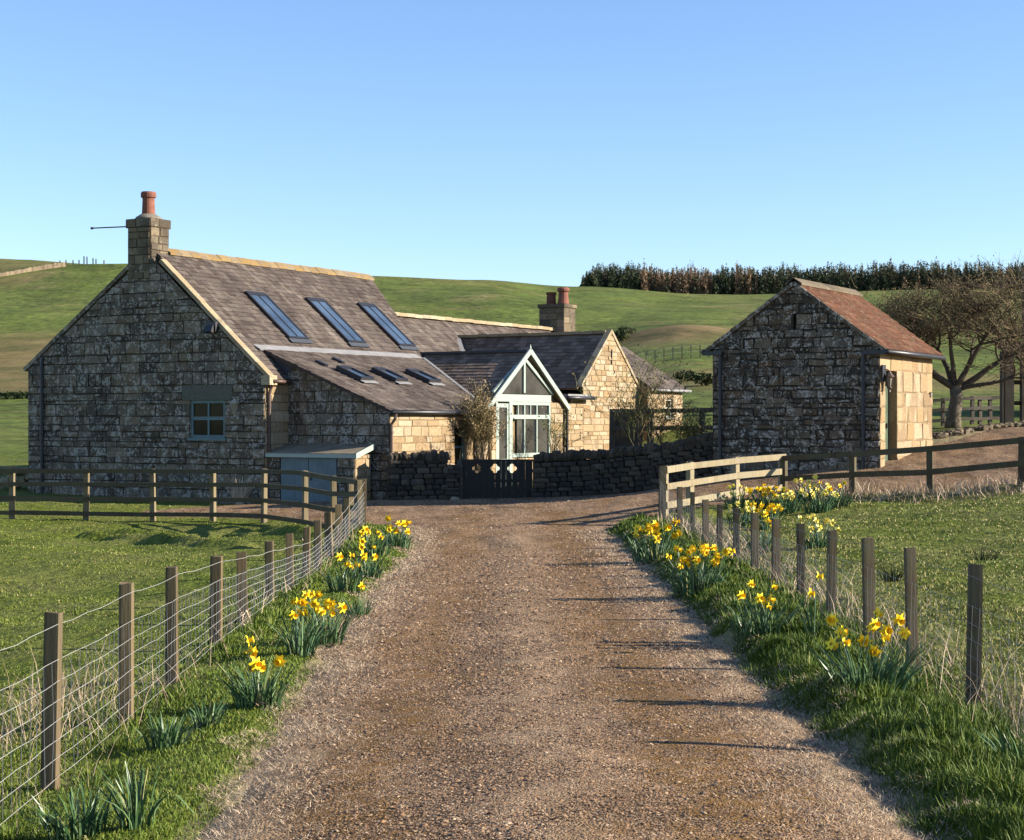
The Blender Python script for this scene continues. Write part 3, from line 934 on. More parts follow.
def slates(mb, O, Ud, Vd, poly, sw=.28, sh=.22, lift=.016, jitter=.012, base=.0):
    """overlapping slates on a roof plane; poly is convex in (u, v up the slope)"""
    O = V(*O); Ud = V(*Ud).normalized(); Vd = V(*Vd).normalized(); N = Ud.cross(Vd)
    if N.z < 0: N = -N
    if area(poly) < 0: poly = poly[::-1]
    u0 = min(p[0] for p in poly); u1 = max(p[0] for p in poly)
    v0 = min(p[1] for p in poly); v1 = max(p[1] for p in poly)
    row = 0; v = v0
    while v < v1:
        u = u0 - U(0, sw)
        while u < u1:
            w = sw * U(.7, 1.3)
            top = v + sh * 1.25
            cell = clip_poly([(u + .003, v + U(-jitter, jitter)), (u + w - .003, v + U(-jitter, jitter)), (u + w - .003, top), (u + .003, top)], poly)
            u += w
            if len(cell) < 3 or abs(area(cell)) < 3e-4: continue
            lf = lift * U(.7, 1.6)
            def H(p): return base + .004 + lf * max(0.0, 1 - (p[1] - v) / (sh * 1.25))
            vs = [O + Ud * p[0] + Vd * p[1] + N * H(p) for p in cell]
            c = (random.random(), 0, random.random())
            mb.add(vs, [list(range(len(vs)))], c)
            for i in range(len(cell)):
                p, q = cell[i], cell[(i + 1) % len(cell)]
                if p[1] < v + jitter * 1.5 and q[1] < v + jitter * 1.5:
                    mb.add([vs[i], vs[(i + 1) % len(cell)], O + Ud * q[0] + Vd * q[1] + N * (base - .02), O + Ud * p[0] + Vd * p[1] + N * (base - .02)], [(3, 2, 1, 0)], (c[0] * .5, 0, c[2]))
        v += sh; row += 1
    # the deck under the slates
    top = [O + Ud * p[0] + Vd * p[1] + N * (base) for p in poly]
    bot = [p - N * .07 for p in top]
    n = len(top)
    mb.add(top + bot, [tuple(range(n)), tuple(range(2 * n - 1, n - 1, -1))] + [(i, i + n, (i + 1) % n + n, (i + 1) % n) for i in range(n)], (.15, 0, .5))


def window(root, name, O, Ud, Nd, u0, z0, u1, z1, cols, rows, mat_f, mat_g, depth=.10, fw=.06, gw=.035, sill=True, rowsplit=None, sillmat=None):
    """framed window in a hole: frame part with pane and sill sub-parts; also lines the reveals"""
    O = V(*O); Ud = V(*Ud); Nd = V(*Nd); Z = V(0, 0, 1)
    def P(u, z, d): return O + Ud * u + Z * z + Nd * d
    rot = Matrix((Ud, Nd, Z)).transposed()
    mb = MB()
    def fb(ua, za, ub, zb, d, t):
        c = P((ua + ub) / 2, (za + zb) / 2, d)
        mb.box(c, (ub - ua, t, zb - za), rot)
    d = -depth
    fb(u0, z0, u0 + fw, z1, d, .07); fb(u1 - fw, z0, u1, z1, d, .07)
    fb(u0 + fw, z1 - fw, u1 - fw, z1, d, .066); fb(u0 + fw, z0, u1 - fw, z0 + fw, d, .066)
    for i in range(1, cols):
        uu = u0 + (u1 - u0) * i / cols; fb(uu - gw / 2, z0 + fw, uu + gw / 2, z1 - fw, d, .05)
    rs = rowsplit or [i / rows for i in range(1, rows)]
    for k, r in enumerate(rs):
        zz = z0 + (z1 - z0) * r; fb(u0 + fw, zz - gw * .8, u1 - fw, zz + gw * .8, d, .056)
    fr = mb.build('window', mat_f, root)
    g = MB(); g.box(P((u0 + u1) / 2, (z0 + z1) / 2, d - .012), (u1 - u0 - fw, .012, z1 - z0 - fw), rot)
    g.build('pane', mat_g, fr)
    if sill:
        s = MB(); s.box(P((u0 + u1) / 2, z0 - .035, -.02), (u1 - u0 + .12, .16, .07), rot, (.4, 0, .4)); s.build('sill', sillmat or M['lintel'], fr)
    return fr


def reveals(mb, O, Ud, Nd, h, depth=.2, col=(.3, 0, .5)):
    O = V(*O); Ud = V(*Ud); Nd = V(*Nd); Z = V(0, 0, 1)
    def P(u, z, d): return O + Ud * u + Z * z + Nd * d
    u0, z0, u1, z1 = h
    for a, b in (((u0, z0), (u1, z0)), ((u1, z0), (u1, z1)), ((u1, z1), (u0, z1)), ((u0, z1), (u0, z0))):
        mb.poly([P(*a, 0), P(*b, 0), P(*b, -depth), P(*a, -depth)], col)


def gutter(root, a, b, mat, r=.055):
    mb = MB(); mb.tube([a, b], r, 8); return mb.build('gutter', mat, root, smooth=True)


def pipe(root, pts, mat, r=.04, name='downpipe'):
    mb = MB(); mb.tube(pts, r, 8)
    pts = [V(*p) for p in pts]
    for p in pts[-1:]:
        pass
    a, b = pts[-2], pts[-1]
    for t in (.1, .5, .9):
        p = a.lerp(b, t); mb.tube([p + V(0, 0, .03), p - V(0, 0, .03)], r * 1.35, 8)
    return mb.build(name, mat, root, smooth=False)


# ------------------------------------------------------------------ the farmhouse
AZ = R(30.5)
house = thing('farmhouse', 'long stone farmhouse with slate roofs, rooflights and a tall gable chimney', 'house', (-6.683, 46.0, 0), -AZ)
ZL = -.75   # walls start below the ground
RW, RZ = -4.2, 6.73
EW, EZ = 0.14, 3.0
LEND = 10.84

# west gable
WIN = (-2.65, 1.40, -1.40, 2.45)
LINT = (-2.92, 2.45, -1.14, 2.87)
mb = MB()
gpoly = [(-8.93, ZL), (0, ZL), (0, 3.06), (RW, 6.62), (-8.93, 3.42)]
stone_wall(mb, (0, 0, 0), (1, 0, 0), (0, -1, 0), gpoly, [WIN, LINT], rh=(.16, .38), ln=(.22, .85), proud=(.006, .036), irregular=.018, gap=.012)
reveals(mb, (0, 0, 0), (1, 0, 0), (0, -1, 0), WIN, .2)
mb.poly([(-8.93, 0, ZL), (-8.93, 0, 3.42), (-8.93, 10, 3.42), (-8.93, 10, ZL)], (.4, 0, .5))
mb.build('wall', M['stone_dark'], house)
mb = MB(); mb.box(((LINT[0] + LINT[2]) / 2, .06, (LINT[1] + LINT[3]) / 2), (LINT[2] - LINT[0], .17, LINT[3] - LINT[1] - .004), None, (.5, 0, .5))
mb.build('lintel', M['lintel'], house)
window(house, 'window', (0, 0, 0), (1, 0, 0), (0, -1, 0), *WIN, 2, 2, M['paint_blue'], M['glass'], depth=.07, fw=.085, gw=.06, rowsplit=[.52], sillmat=M['paint_blue'])
# lit strip of the long wall, and the rest of it behind the lean-to
mb = MB()
stone_wall(mb, (0, 0, 0), (0, 1, 0), (1, 0, 0), [(0, ZL), (1.1, ZL), (1.1, 3.05), (0, 3.05)], rh=(.22, .36), ln=(.3, .6))
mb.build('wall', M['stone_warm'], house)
# main roof, right hand slope
sl = V(RW - EW, 0, RZ - EZ); SL = sl.length; sl.normalize()
mb = MB()
slates(mb, (EW, 0.24, EZ), (0, 1, 0), sl, [(0, 0), (LEND - 2.1 - .24, 0), (LEND - .24, SL), (0, SL)], .27, .20, lift=.02)
# left hand slope
s2 = V(RW + 9.05, 0, RZ - 3.36); S2 = s2.length
mb2v = V(s2.x, 0, s2.z)
slates(mb, (-9.05, 0.24, 3.36), (0, 1, 0), s2, [(0, 0), (LEND - .24, 0), (LEND - .24, S2), (0, S2)], .5, .4)
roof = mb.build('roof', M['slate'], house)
# far gable closing the roof
mb = MB(); mb.poly([(-8.9, LEND - .1, ZL), (0, LEND - 2.1, ZL), (0, LEND - 2.1, 3.0), (RW, LEND - .15, RZ - .1), (-8.9, LEND - .1, 3.3)], (.4, 0, .5)); mb.build('wall', M['stone_dark'], house)
# ridge stones with lichen
mb = MB()
l = .72
while l < LEND - .02:
    e = min(l + U(.38, .5), LEND)
    h = U(-.012, .012); c = (random.random(), 0, 0)
    for sx, dz in ((1, -.15), (-1, -.13)):
        a = (RW, l + .006, RZ + .10 + h); b = (RW, e - .006, RZ + .10 + h)
        p = (RW + sx * .19, e - .006, RZ + .10 + h + dz); q2 = (RW + sx * .19, l + .006, RZ + .10 + h + dz)
        p2 = (p[0], p[1], p[2] - .06); q3 = (q2[0], q2[1], q2[2] - .06)
        mb.add([a, b, p, q2, p2, q3], [(0, 1, 2, 3) if sx < 0 else (3, 2, 1, 0), (3, 2, 4, 5), (0, 3, 5), (1, 4, 2)], c)
    l = e
mb.build('ridge', M['ridge'], roof)
# skew copings on the gable
mb = MB()
def skew(a, b, n, w0=-.045, w1=.19, th=.11, lift=.05):
    a = V(*a); b = V(*b); d = (b - a); L = d.length / n; d.normalize()
    up = V(-d.z, 0, d.x)
    if up.z < 0: up = -up
    for i in range(n):
        p = a + d * (i * L + .004); q_ = a + d * ((i + 1) * L - .004)
        t = random.random(); lf = lift + U(-.006, .006)
        P = []
        for pt in (p, q_):
            for yy, hh in ((w0, -th + lf), (w1, -th + lf), (w1, lf), (w0, lf)):
                P.append(pt + up * (hh + .04) + V(0, yy, 0))
        mb.add(P, [(0, 1, 2, 3), (7, 6, 5, 4), (0, 4, 5, 1), (1, 5, 6, 2), (2, 6, 7, 3), (3, 7, 4, 0)], (t, 0, t))
skew((.16, 0, 2.99), (RW + .45, 0, RZ - .36), 8)
mb.box((.06, .1, 2.98), (.3, .32, .26), None, (.6, 0, .2))
mb.build('coping', M['coping'], house)
mb = MB()
skew((-9.06, 0, 3.36), (RW - .6, 0, RZ - .42), 8)
mb.build('coping', M['stone_dark'], house)  # left coping: darker stone than the right puts its shade into the colour
# chimney
chim = MB()
for O_, U_, N_, a0, a1 in (((0, 0, 0), (1, 0, 0), (0, -1, 0), -4.95, -4.12), ((-4.12, 0, 0), (0, 1, 0), (1, 0, 0), 0, .75), ((0, .75, 0), (1, 0, 0), (0, 1, 0), -4.95, -4.12), ((-4.95, 0, 0), (0, 1, 0), (-1, 0, 0), 0, .75)):
    stone_wall(chim, V(*O_) + V(*N_) * .015, U_, N_, [(a0, 5.9), (a1, 5.9), (a1, 7.38), (a0, 7.38)], rh=(.17, .26), ln=(.25, .5))
    stone_wall(chim, V(*O_) + V(*N_) * .05, U_, N_, [(a0 - .05, 7.38), (a1 + .05, 7.38), (a1 + .05, 7.62), (a0 - .05, 7.62)], rh=(.23, .25), ln=(.4, .6))
chim.bbox(-5.0, -.05, 7.372, -4.07, .8, 7.622, (.3, 1, .5))
chimney = chim.build('chimney', M['stack'], house)
mb = MB(); mb.lathe((-4.53, .375, 7.62), [(.42, 0), (.36, .07), (.22, .16)], 12); mb.build('flaunching', M['flaunch'], chimney, smooth=True)
mb = MB(); mb.lathe((-4.53, .375, 7.70), [(.20, 0), (.185, .15), (.17, .5), (.175, .55), (.215, .56), (.22, .66), (.20, .72), (.15, .72), (.14, .5)], 18); mb.build('chimney_pot', M['pot'], chimney, smooth=False)
mb = MB(); mb.tube([(-4.98, .15, 7.44), (-6.62, .3, 7.50)], .02, 6); mb.tube([(-6.62, .3, 7.50), (-6.68, .3, 7.50)], .04, 6)
for k in range(9):
    t = k / 8; xx = -5.2 - 1.35 * t; mb.tube([(xx, .2 + .1 * t - .07, 7.45 + .05 * t), (xx, .2 + .1 * t + .07, 7.45 + .05 * t)], .006, 4)
mb.build('aerial', M['iron'], chimney)
# rooflights in the main slope
def on_slope(s, l, h=0.0):
    n = V(RZ - EZ, 0, -(RW - EW)); n.normalize()
    p = V(RW + (0 - RW) * s, l, RZ + (3.12 - RZ) * s)
    return p + n * h, n
def rooflight(root, pA, du, dv, n, w, L, hf, mat_g, bars=1, flash=None):
    """pA: lower corner; du along the eave, dv up the slope"""
    rot = Matrix((du, dv, n)).transposed()
    c = pA + du * (w / 2) + dv * (L / 2)
    m = MB(); t = .075
    m.box(c - du * (w / 2 - t / 2) + n * hf / 2, (t, L, hf), rot); m.box(c + du * (w / 2 - t / 2) + n * hf / 2, (t, L, hf), rot)
    m.box(c - dv * (L / 2 - t / 2) + n * hf / 2, (w - 2 * t, t, hf), rot); m.box(c + dv * (L / 2 - t) + n * (hf / 2 + .004), (w - 2 * t, t * 2, hf), rot)
    for i in range(1, bars + 1):
        m.box(c + du * (-w / 2 + w * i / (bars + 1)) + n * (hf * .72), (.028, L - 2 * t, .03), rot)
    f = m.build('skylight', M['iron'], root)
    g = MB(); g.box(c + n * hf * .62, (w - 2 * t, L - 2 * t, .012), rot); g.build('pane', mat_g, f)
    a = MB(); a.box(c - dv * (L / 2 + .09) + n * .03, (w + .06, .17, .02), rot); a.build('flashing', flash or M['lead'], f)
    return f
dv = V(RW, 0, RZ - 3.12).normalized(); du = V(0, 1, 0)
for l0 in (2.62, 5.50, 8.22):
    p, n = on_slope(.70, l0, .03)
    p = V(p.x, l0, p.z)
    rooflight(house, p, du, dv, n, .92, 2.15, .07, M['skyglass'], 1, M['lead_dark'])

# lean-to: roof plane z = 3.9 - .398 (w + .9)
def zlt(w): return 3.9 - .398 * (w + .9)
LW = 3.40
vlt = V(-(LW + .9 + .15), 0, zlt(-.9) - zlt(LW + .15)); LL = vlt.length
mb = MB()
slates(mb, (LW + .15, 0, zlt(LW + .15)), (0, 1, 0), vlt, [(.88, 0), (6.05, 0), (9.05, LL), (.88, LL)], .30, .24, lift=.02)
lroof = mb.build('roof', M['slate'], house)
mb = MB(); mb.box((-.86, 4.75, 3.915), (.30, 8.1, .035), Matrix.Rotation(R(28), 3, 'Y'))
mb.bar((LW + .1, 6.0, zlt(LW + .1) + .03), (-.75, 8.9, zlt(-.75) + .03), .10, .03); mb.build('flashing', M['lead'], lroof)
for w0, l0 in ((-.05, 2.2), (-.35, 3.4)):
    mb = MB(); mb.box((w0 + .3, l0, zlt(w0 + .3) + .05), (.38, .14, .07), Matrix.Rotation(R(21.7), 3, 'Y')); mb.build('roof_vent', M['iron'], lroof)
nlt = V(.398, 0, 1).normalized(); dvl = V(-1, 0, .398).normalized()
for l0 in (2.30, 4.0, 5.75):
    p = V(1.5, l0, zlt(1.5)) + nlt * .03
    rooflight(house, p, du, dvl, nlt, .62, .92, .13, M['skyglass'], 0)
WB = (4.2, .55, 4.85, 1.72)
mb = MB()
stone_wall(mb, (0, 1.0, 0), (1, 0, 0), (0, -1, 0), [(0, ZL), (LW, ZL), (LW, zlt(LW) - .08), (0, zlt(0) - .08)], rh=(.18, .32), ln=(.25, .6))
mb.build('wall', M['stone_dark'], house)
mb = MB(); mb.poly([(-.95, .98, 3.86), (.12, .98, 2.98), (.12, .98, zlt(.12) - .06), (-.9, .98, zlt(-.9))]); mb.build('cheek', M['lead_dark'], house)
mb = MB()
stone_wall(mb, (LW, 0, 0), (0, 1, 0), (1, 0, 0), [(1.0, ZL), (6.0, ZL), (6.0, 2.06), (1.0, 2.06)], [WB], rh=(.13, .24), ln=(.28, .8), irregular=.012)
reveals(mb, (LW, 0, 0), (0, 1, 0), (1, 0, 0), WB, .2, (.5, 0, .5))
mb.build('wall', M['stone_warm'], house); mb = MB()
stone_wall(mb, (0, 6.0, 0), (1, 0, 0), (0, 1, 0), [(1.5, ZL), (LW, ZL), (LW, 2.06), (1.5, 2.06)])
mb.build('wall', M['stone_warm'], house)
window(house, 'window', (LW, 0, 0), (0, 1, 0), (1, 0, 0), *WB, 1, 2, M['paint_blue'], M['glass'], depth=.14, fw=.06)
mb = MB(); mb.bbox(LW + .005, .93, 2.07, LW + .03, 6.0, 2.17); mb.build('fascia', M['paint_white'], house)
gutter(house, (LW + .17, .86, 2.11), (LW + .17, 6.05, 2.10), M['iron'], .06)
pipe(house, [(LW + .17, 1.04, 2.08), (LW + .16, 1.02, 1.93), (LW + .06, .99, 1.78), (LW + .07, .98, -.3)], M['pipe_brown'], .045)
gutter(house, (EW + .06, .1, 2.95), (EW + .06, .84, 2.94), M['pipe_brown'], .055)
pipe(house, [(EW + .05, .14, 2.92), (.1, .12, 2.75), (.07, .1, 2.6), (.07, .1, -.4)], M['pipe_brown'], .045)
pipe(house, [(-8.3, -.06, 3.75), (-8.3, -.08, 3.5), (-8.29, -.08, -.5)], M['iron'], .05)
mb = MB(); mb.bbox(-1.95, -.16, 4.33, -1.6, -.03, 4.6); mb.box((-1.78, -.2, 4.4), (.26, .1, .2), Matrix.Rotation(R(-25), 3, 'X')); mb.build('floodlight', M['iron'], house)
# wall lantern
def lantern(root, x, y, z, nx, ny, mat='metal'):
    m = MB(); m.tube([(x - nx * .14, y - ny * .14, z + .34), (x - nx * .06, y - ny * .06, z + .38), (x, y, z + .34)], .012, 6)
    m.box((x - nx * .16, y - ny * .16, z + .34), (.05, .05, .10))
    m.lathe((x, y, z + .2), [(.0, .15), (.03, .13), (.06, .08), (.13, .0), (.125, -.01)], 8)
    for k in range(6):
        a = k * math.pi / 3; m.tube([(x + .095 * math.cos(a), y + .095 * math.sin(a), z + .2), (x + .06 * math.cos(a), y + .06 * math.sin(a), z - .05)], .008, 4)
    m.lathe((x, y, z - .06), [(.03, -.1), (.02, -.05), (.065, .0), (.065, .02)], 8)
    o = m.build('wall_lantern', M[mat], root)
    g = MB(); g.lathe((x, y, z - .04), [(.05, 0), (.088, .23)], 6); g.build('lantern_glass', M['lamp_glass'], o)
    return o
lantern(house, -.90, -.19, 2.15, 0, -1)

# cross wing with the glazed gable (its ridge runs along w)
CW, CL0, CLM, CL1, CZA, CZE = 2.88, 6.98, 9.28, 11.6, 4.0, 2.40
def wing_roof(mb, w0, w1, lm, za, le, ze, sw, sh, near=True):
    v = V(0, lm - le, za - ze); L = v.length
    slates(mb, (w0, le, ze), (1, 0, 0), v, [(0, 0), (w1 - w0, 0), (w1 - w0, L), (0, L)], sw, sh, lift=.016)
mb = MB()
wing_roof(mb, -1.4, CW + .05, CLM, CZA, CL0 - .25, CZE - .17, .24, .17)
wing_roof(mb, -1.4, CW + .05, CLM, CZA, CL1 + .2, CZE - .15, .24, .17)
wr = mb.build('roof', M['slate_dark'], house)
mb = MB(); mb.box(((CW - 1.4) / 2, CLM, CZA + .04), (CW + 1.4, .2, .07)); mb.build('ridge', M['lead_dark'], wr)
# glazed gable front
gf = MB()
def barge(a, b, w, dpt, x):
    gf.bar((x, a[0], a[1]), (x, b[0], b[1]), dpt, w, up=(0, -(b[1] - a[1]), (b[0] - a[0])))
barge((CL0 - .22, CZE - .15), (CLM, CZA + .03), .155, .05, CW + .07)
barge((CL1 + .2, CZE - .15), (CLM, CZA + .032), .155, .052, CW + .072)
gf.lathe((CW + .07, CLM, CZA), [(.04, 0), (.02, .08), (.035, .11), (.008, .22), (.0, .25)], 8)
GW = 2.80; g0, g1, gm = 7.40, 10.75, 9.12
def fb(l0, z0, l1, z1, t=.09, dx=0.0): gf.bbox(GW - t / 2 + dx, l0, z0, GW + t / 2 + dx, l1, z1)
fb(g0, 2.46, g1, 2.68, .12); fb(g0, -.3, g0 + .1, 2.46); fb(g1 - .10, .8, g1, 2.46)
fb(8.17, -.3, 8.36, 2.46, .11)
pw = (g1 - .1 - 8.36) / 3
for k in (1, 2): fb(8.36 + pw * k - .03, .86, 8.36 + pw * k + .03, 2.46, .085)
fb(8.36, 1.93, g1 - .1, 2.06, .10); fb(8.36, .76, g1 - .1, .88, .13); fb(8.36, 2.36, g1 - .1, 2.46, .084)
for k in range(2):
    fb(8.36 + pw * k + pw / 2 - .02, 2.06, 8.36 + pw * k + pw / 2 + .02, 2.36, .07)
fb(gm - .05, 2.74, gm + .05, 3.75, .088)
gf.bar((GW, g0 - .1, 2.72), (GW, gm, 3.80), .08, .10, up=(0, -1.1, 1.6)); gf.bar((GW, g1 + .2, 2.72), (GW, gm, 3.802), .082, .10, up=(0, 1.1, 1.6))
front = gf.build('glazed_gable', M['paint'], house)
g = MB(); g.bbox(GW - .03, 8.74, .8, GW - .015, g1 - .04, 2.5); g.poly([(GW - .02, g0 - .1, 2.7), (GW - .02, g1 + .2, 2.7), (GW - .02, gm, 3.85)]); g.build('pane', M['conglass'], front)
d = MB()
for a, b, z0, z1 in ((g0 + .1, g0 + .2, -.25, 2.4), (8.07, 8.17, -.25, 2.4)): d.bbox(GW - .05, a, z0, GW + .03, b, z1)
d.bbox(GW - .045, g0 + .2, 2.28, GW + .026, 8.07, 2.4); d.bbox(GW - .045, g0 + .2, -.25, GW + .026, 8.07, .72)
d.build('door', M['paint'], front)
d = MB(); d.bbox(GW - .03, g0 + .2, .72, GW - .012, 8.07, 2.28); d.build('door_pane', M['conglass'], front)
d = MB(); d.tube([(GW + .08, 8.10, 1.12), (GW + .08, 7.99, 1.12)], .015, 6); d.build('door_handle', M['metal'], front)
# stone piers and apron of the wing
mb = MB()
stone_wall(mb, (GW - .02, 0, 0), (0, 1, 0), (1, 0, 0), [(8.36, ZL), (g1, ZL), (g1, .76), (8.36, .76)])
stone_wall(mb, (CW - .05, 0, 0), (0, 1, 0), (1, 0, 0), [(g1, ZL), (CL1 - .05, ZL), (CL1 - .05, 2.45), (g1, 2.45)])
stone_wall(mb, (0, g1, 0), (1, 0, 0), (0, -1, 0), [(GW - .1, ZL), (CW - .05, ZL), (CW - .05, 2.6), (GW - .1, 2.6)])
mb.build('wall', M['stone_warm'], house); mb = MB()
stone_wall(mb, (0, 7.15, 0), (1, 0, 0), (0, -1, 0), [(1.0, ZL), (CW - .05, ZL), (CW - .05, 2.3), (1.0, 2.3)])
stone_wall(mb, (CW - .05, 0, 0), (0, 1, 0), (1, 0, 0), [(7.15, ZL), (g0, ZL), (g0, 2.3), (7.15, 2.3)])
mb.build('wall', M['stone_warm'], house); mb = MB()
mb.poly([(GW - .08, 7.0, ZL), (GW - .08, 7.0, 2.3), (GW - .08, CLM, 3.9), (GW - .08, 11.6, 2.3), (GW - .08, 11.6, ZL)], (.1, 1, .1))
mb.build('wall', M['stone_warm'], house)

# second wing with the warm stone gable
BW, BLM, BZA, BL0, BL1 = 2.60, 15.4, 4.85, 13.35, 17.45
mb = MB()
wing_roof(mb, -3.6, BW - .14, BLM, BZA, BL0 - .15, 2.95, .26, .19)
wing_roof(mb, -3.6, BW - .14, BLM, BZA, BL1 + .15, 2.95, .26, .19)
br = mb.build('roof', M['slate_dark'], house)
mb = MB()
w0 = -3.5
while w0 < BW - .2:
    e = min(w0 + .42, BW - .15); c = (random.random() * .5, 0, 0)
    mb.box(((w0 + e) / 2, BLM, BZA + .05 + U(-.01, .01)), (e - w0 - .01, .26, .10), None, c); w0 = e
mb.build('ridge', M['coping'], br)
mb = MB()
stone_wall(mb, (BW, 0, 0), (0, 1, 0), (1, 0, 0), [(BL0, ZL), (BL1, ZL), (BL1, 3.0), (BLM, BZA + .02), (BL0, 3.0)], rh=(.12, .24), ln=(.25, .75), irregular=.012)
stone_wall(mb, (BW, 0, 0), (0, 1, 0), (1, 0, 0), [(12.2, ZL), (BL0, ZL), (BL0, 2.62), (12.2, 2.62)], rh=(.12, .24), ln=(.25, .75), irregular=.012)
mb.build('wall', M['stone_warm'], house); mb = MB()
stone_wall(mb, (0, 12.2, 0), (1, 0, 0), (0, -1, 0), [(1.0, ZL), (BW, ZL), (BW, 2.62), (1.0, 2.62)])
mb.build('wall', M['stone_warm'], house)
mb = MB(); mb.box((BW + .005, BLM, 4.05), (.05, .09, .5)); mb.build('slit_window', M['void'], house)
mb = MB()
def skew_l(a, b, n, x0, x1):
    a = V(x0, *a); b = V(x0, *b); dd = (b - a) / n
    for i in range(n):
        p = a + dd * (i + .02); q_ = a + dd * (i + .98)
        P = [p, p + V(x1 - x0, 0, 0), p + V(x1 - x0, 0, .13), p + V(0, 0, .13), q_, q_ + V(x1 - x0, 0, 0), q_ + V(x1 - x0, 0, .13), q_ + V(0, 0, .13)]
        mb.add(P, [(0, 1, 2, 3), (7, 6, 5, 4), (0, 4, 5, 1), (1, 5, 6, 2), (2, 6, 7, 3), (3, 7, 4, 0)], (random.random(), 0, .4))
skew_l((BL0 - .1, 2.98), (BLM, BZA + .02), 6, BW - .18, BW + .04); skew_l((BL1 + .1, 2.98), (BLM, BZA + .022), 6, BW - .178, BW + .042)
mb.build('coping', M['coping'], house)
mb = MB(); mb.bbox(.6, 11.9, 2.66, BW + .25, 13.55, 2.74); mb.bbox(BW + .1, 11.85, 2.56, BW + .24, 13.6, 2.655)
mb.build('flat_roof', M['lead'], house)
gutter(house, (BW + .3, 11.8, 2.62), (BW + .3, 13.7, 2.62), M['iron'], .06)
pipe(house, [(BW + .28, 12.05, 2.58), (BW + .1, 12.1, 2.4), (BW + .08, 12.12, -.3)], M['iron'], .05)
pipe(house, [(BW + .1, 11.75, 2.5), (BW + .02, 11.78, 2.3), (BW + .02, 11.8, -.3)], M['pipe_brown'], .045)
# lower range behind the main house
DR = 5.50
mb = MB()
vd = V(RW + .4, 0, DR - 2.3)
vd = V(RW - 0.0, 0, DR - 2.0); Ld = vd.length
slates(mb, (0, 9.0, 2.0), (0, 1, 0), vd, [(0, 0), (15.3, 0), (15.3, Ld), (0, Ld)], .3, .24)
slates(mb, (-8.6, 9.0, 2.0), (0, 1, 0), V(4.4, 0, 3.5), [(0, 0), (15.3, 0), (15.3, 5.62), (0, 5.62)], .6, .5)
rr = mb.build('roof', M['slate'], house)
mb = MB(); mb.bar((-3.3, 15.0, 4.80), (-2.15, 13.7, 3.84), .16, .03); mb.build('flashing', M['lead'], rr)
mb = MB(); l = 9.5
while l < 24.3:
    mb.box((RW, l + .24, DR + .05 + U(-.01, .01)), (.34, .47, .12), None, (random.random(), 0, .3)); l += .48
mb.build('ridge', M['coping'], rr)
mb = MB(); mb.poly([(-8.5, 24.25, ZL), (0, 24.25, ZL), (0, 24.25, 2.0), (RW, 24.25, DR - .1), (-8.5, 24.25, 2.0)], (.5, 0, .4)); mb.poly([(-.1, 17, ZL), (-.1, 24.25, ZL), (-.1, 24.25, 2.1), (-.1, 17, 2.1)], (.5, 0, .4)); mb.build('wall', M['stone_dark'], house)
mb = MB()
a0, a1, b0, b1 = -4.75, -3.62, 23.4, 24.36
for O_, U_, N_, p0, p1 in (((0, b0, 0), (1, 0, 0), (0, -1, 0), a0, a1), ((a1, 0, 0), (0, 1, 0), (1, 0, 0), b0, b1), ((0, b1, 0), (1, 0, 0), (0, 1, 0), a0, a1), ((a0, 0, 0), (0, 1, 0), (-1, 0, 0), b0, b1)):
    stone_wall(mb, O_, U_, N_, [(p0, 4.8), (p1, 4.8), (p1, 6.42), (p0, 6.42)], rh=(.26, .34), ln=(.4, .7), proud=(.004, .01))
    stone_wall(mb, V(*O_) + V(*N_) * .05, U_, N_, [(p0 - .05, 6.42), (p1 + .05, 6.42), (p1 + .05, 6.56), (p0 - .05, 6.56)], rh=(.13, .15), ln=(.5, .7), proud=(.003, .006))
mb.bbox(a0 - .05, b0 - .05, 6.414, a1 + .05, b1 + .05, 6.562, (.4, 1, .4))
ch2 = mb.build('chimney', M['stack'], house)
mb = MB(); mb.lathe((-4.42, 23.8, 6.56), [(.2, 0), (.18, .4), (.21, .42), (.21, .5), (.16, .5)], 14); mb.build('chimney_pot', M['pot_dark'], ch2)
mb = MB(); mb.lathe((-3.92, 23.9, 6.56), [(.24, 0), (.2, .3), (.19, .5), (.25, .54), (.25, .62), (.2, .68), (.16, .68)], 14); mb.build('chimney_pot', M['pot'], ch2)
# far range with the low grey roof
mb = MB()
vc = V(-2.6, 0, 1.62); Lc = vc.length
slates(mb, (3.15, 17.4, 3.0), (0, 1, 0), vc, [(0.1, 0), (3.1, 0), (3.1, Lc), (0.1, Lc)], .28, .22)
slates(mb, (-2.05, 17.4, 3.0), (0, 1, 0), V(2.6, 0, 1.62), [(0.1, 0), (3.1, 0), (3.1, Lc), (0.1, Lc)], .5, .4)
mb.build('roof', M['slate'], house)
WC = (18.9, 2.0, 19.5, 2.65)
mb = MB()
stone_wall(mb, (3.0, 0, 0), (0, 1, 0), (1, 0, 0), [(17.4, .2), (20.3, .2), (20.3, 2.98), (17.4, 2.98)], [WC], rh=(.15, .26), ln=(.2, .5))
reveals(mb, (3.0, 0, 0), (0, 1, 0), (1, 0, 0), WC, .2)
stone_wall(mb, (0, 17.5, 0), (1, 0, 0), (0, -1, 0), [(2.5, .2), (3.0, .2), (3.0, 3.0), (2.5, 3.3)])
mb.poly([(-2, 20.3, 0), (3, 20.3, 0), (3, 20.3, 3), (.5, 20.3, 4.5), (-2, 20.3, 3)], (.5, 0, .5))
mb.build('wall', M['stone_warm'], house)
window(house, 'window', (3.0, 0, 0), (0, 1, 0), (1, 0, 0), *WC, 1, 2, M['paint_white'], M['glass'], depth=.1, fw=.05)
gutter(house, (3.2, 17.3, 2.95), (3.2, 20.6, 2.95), M['lead'], .05)

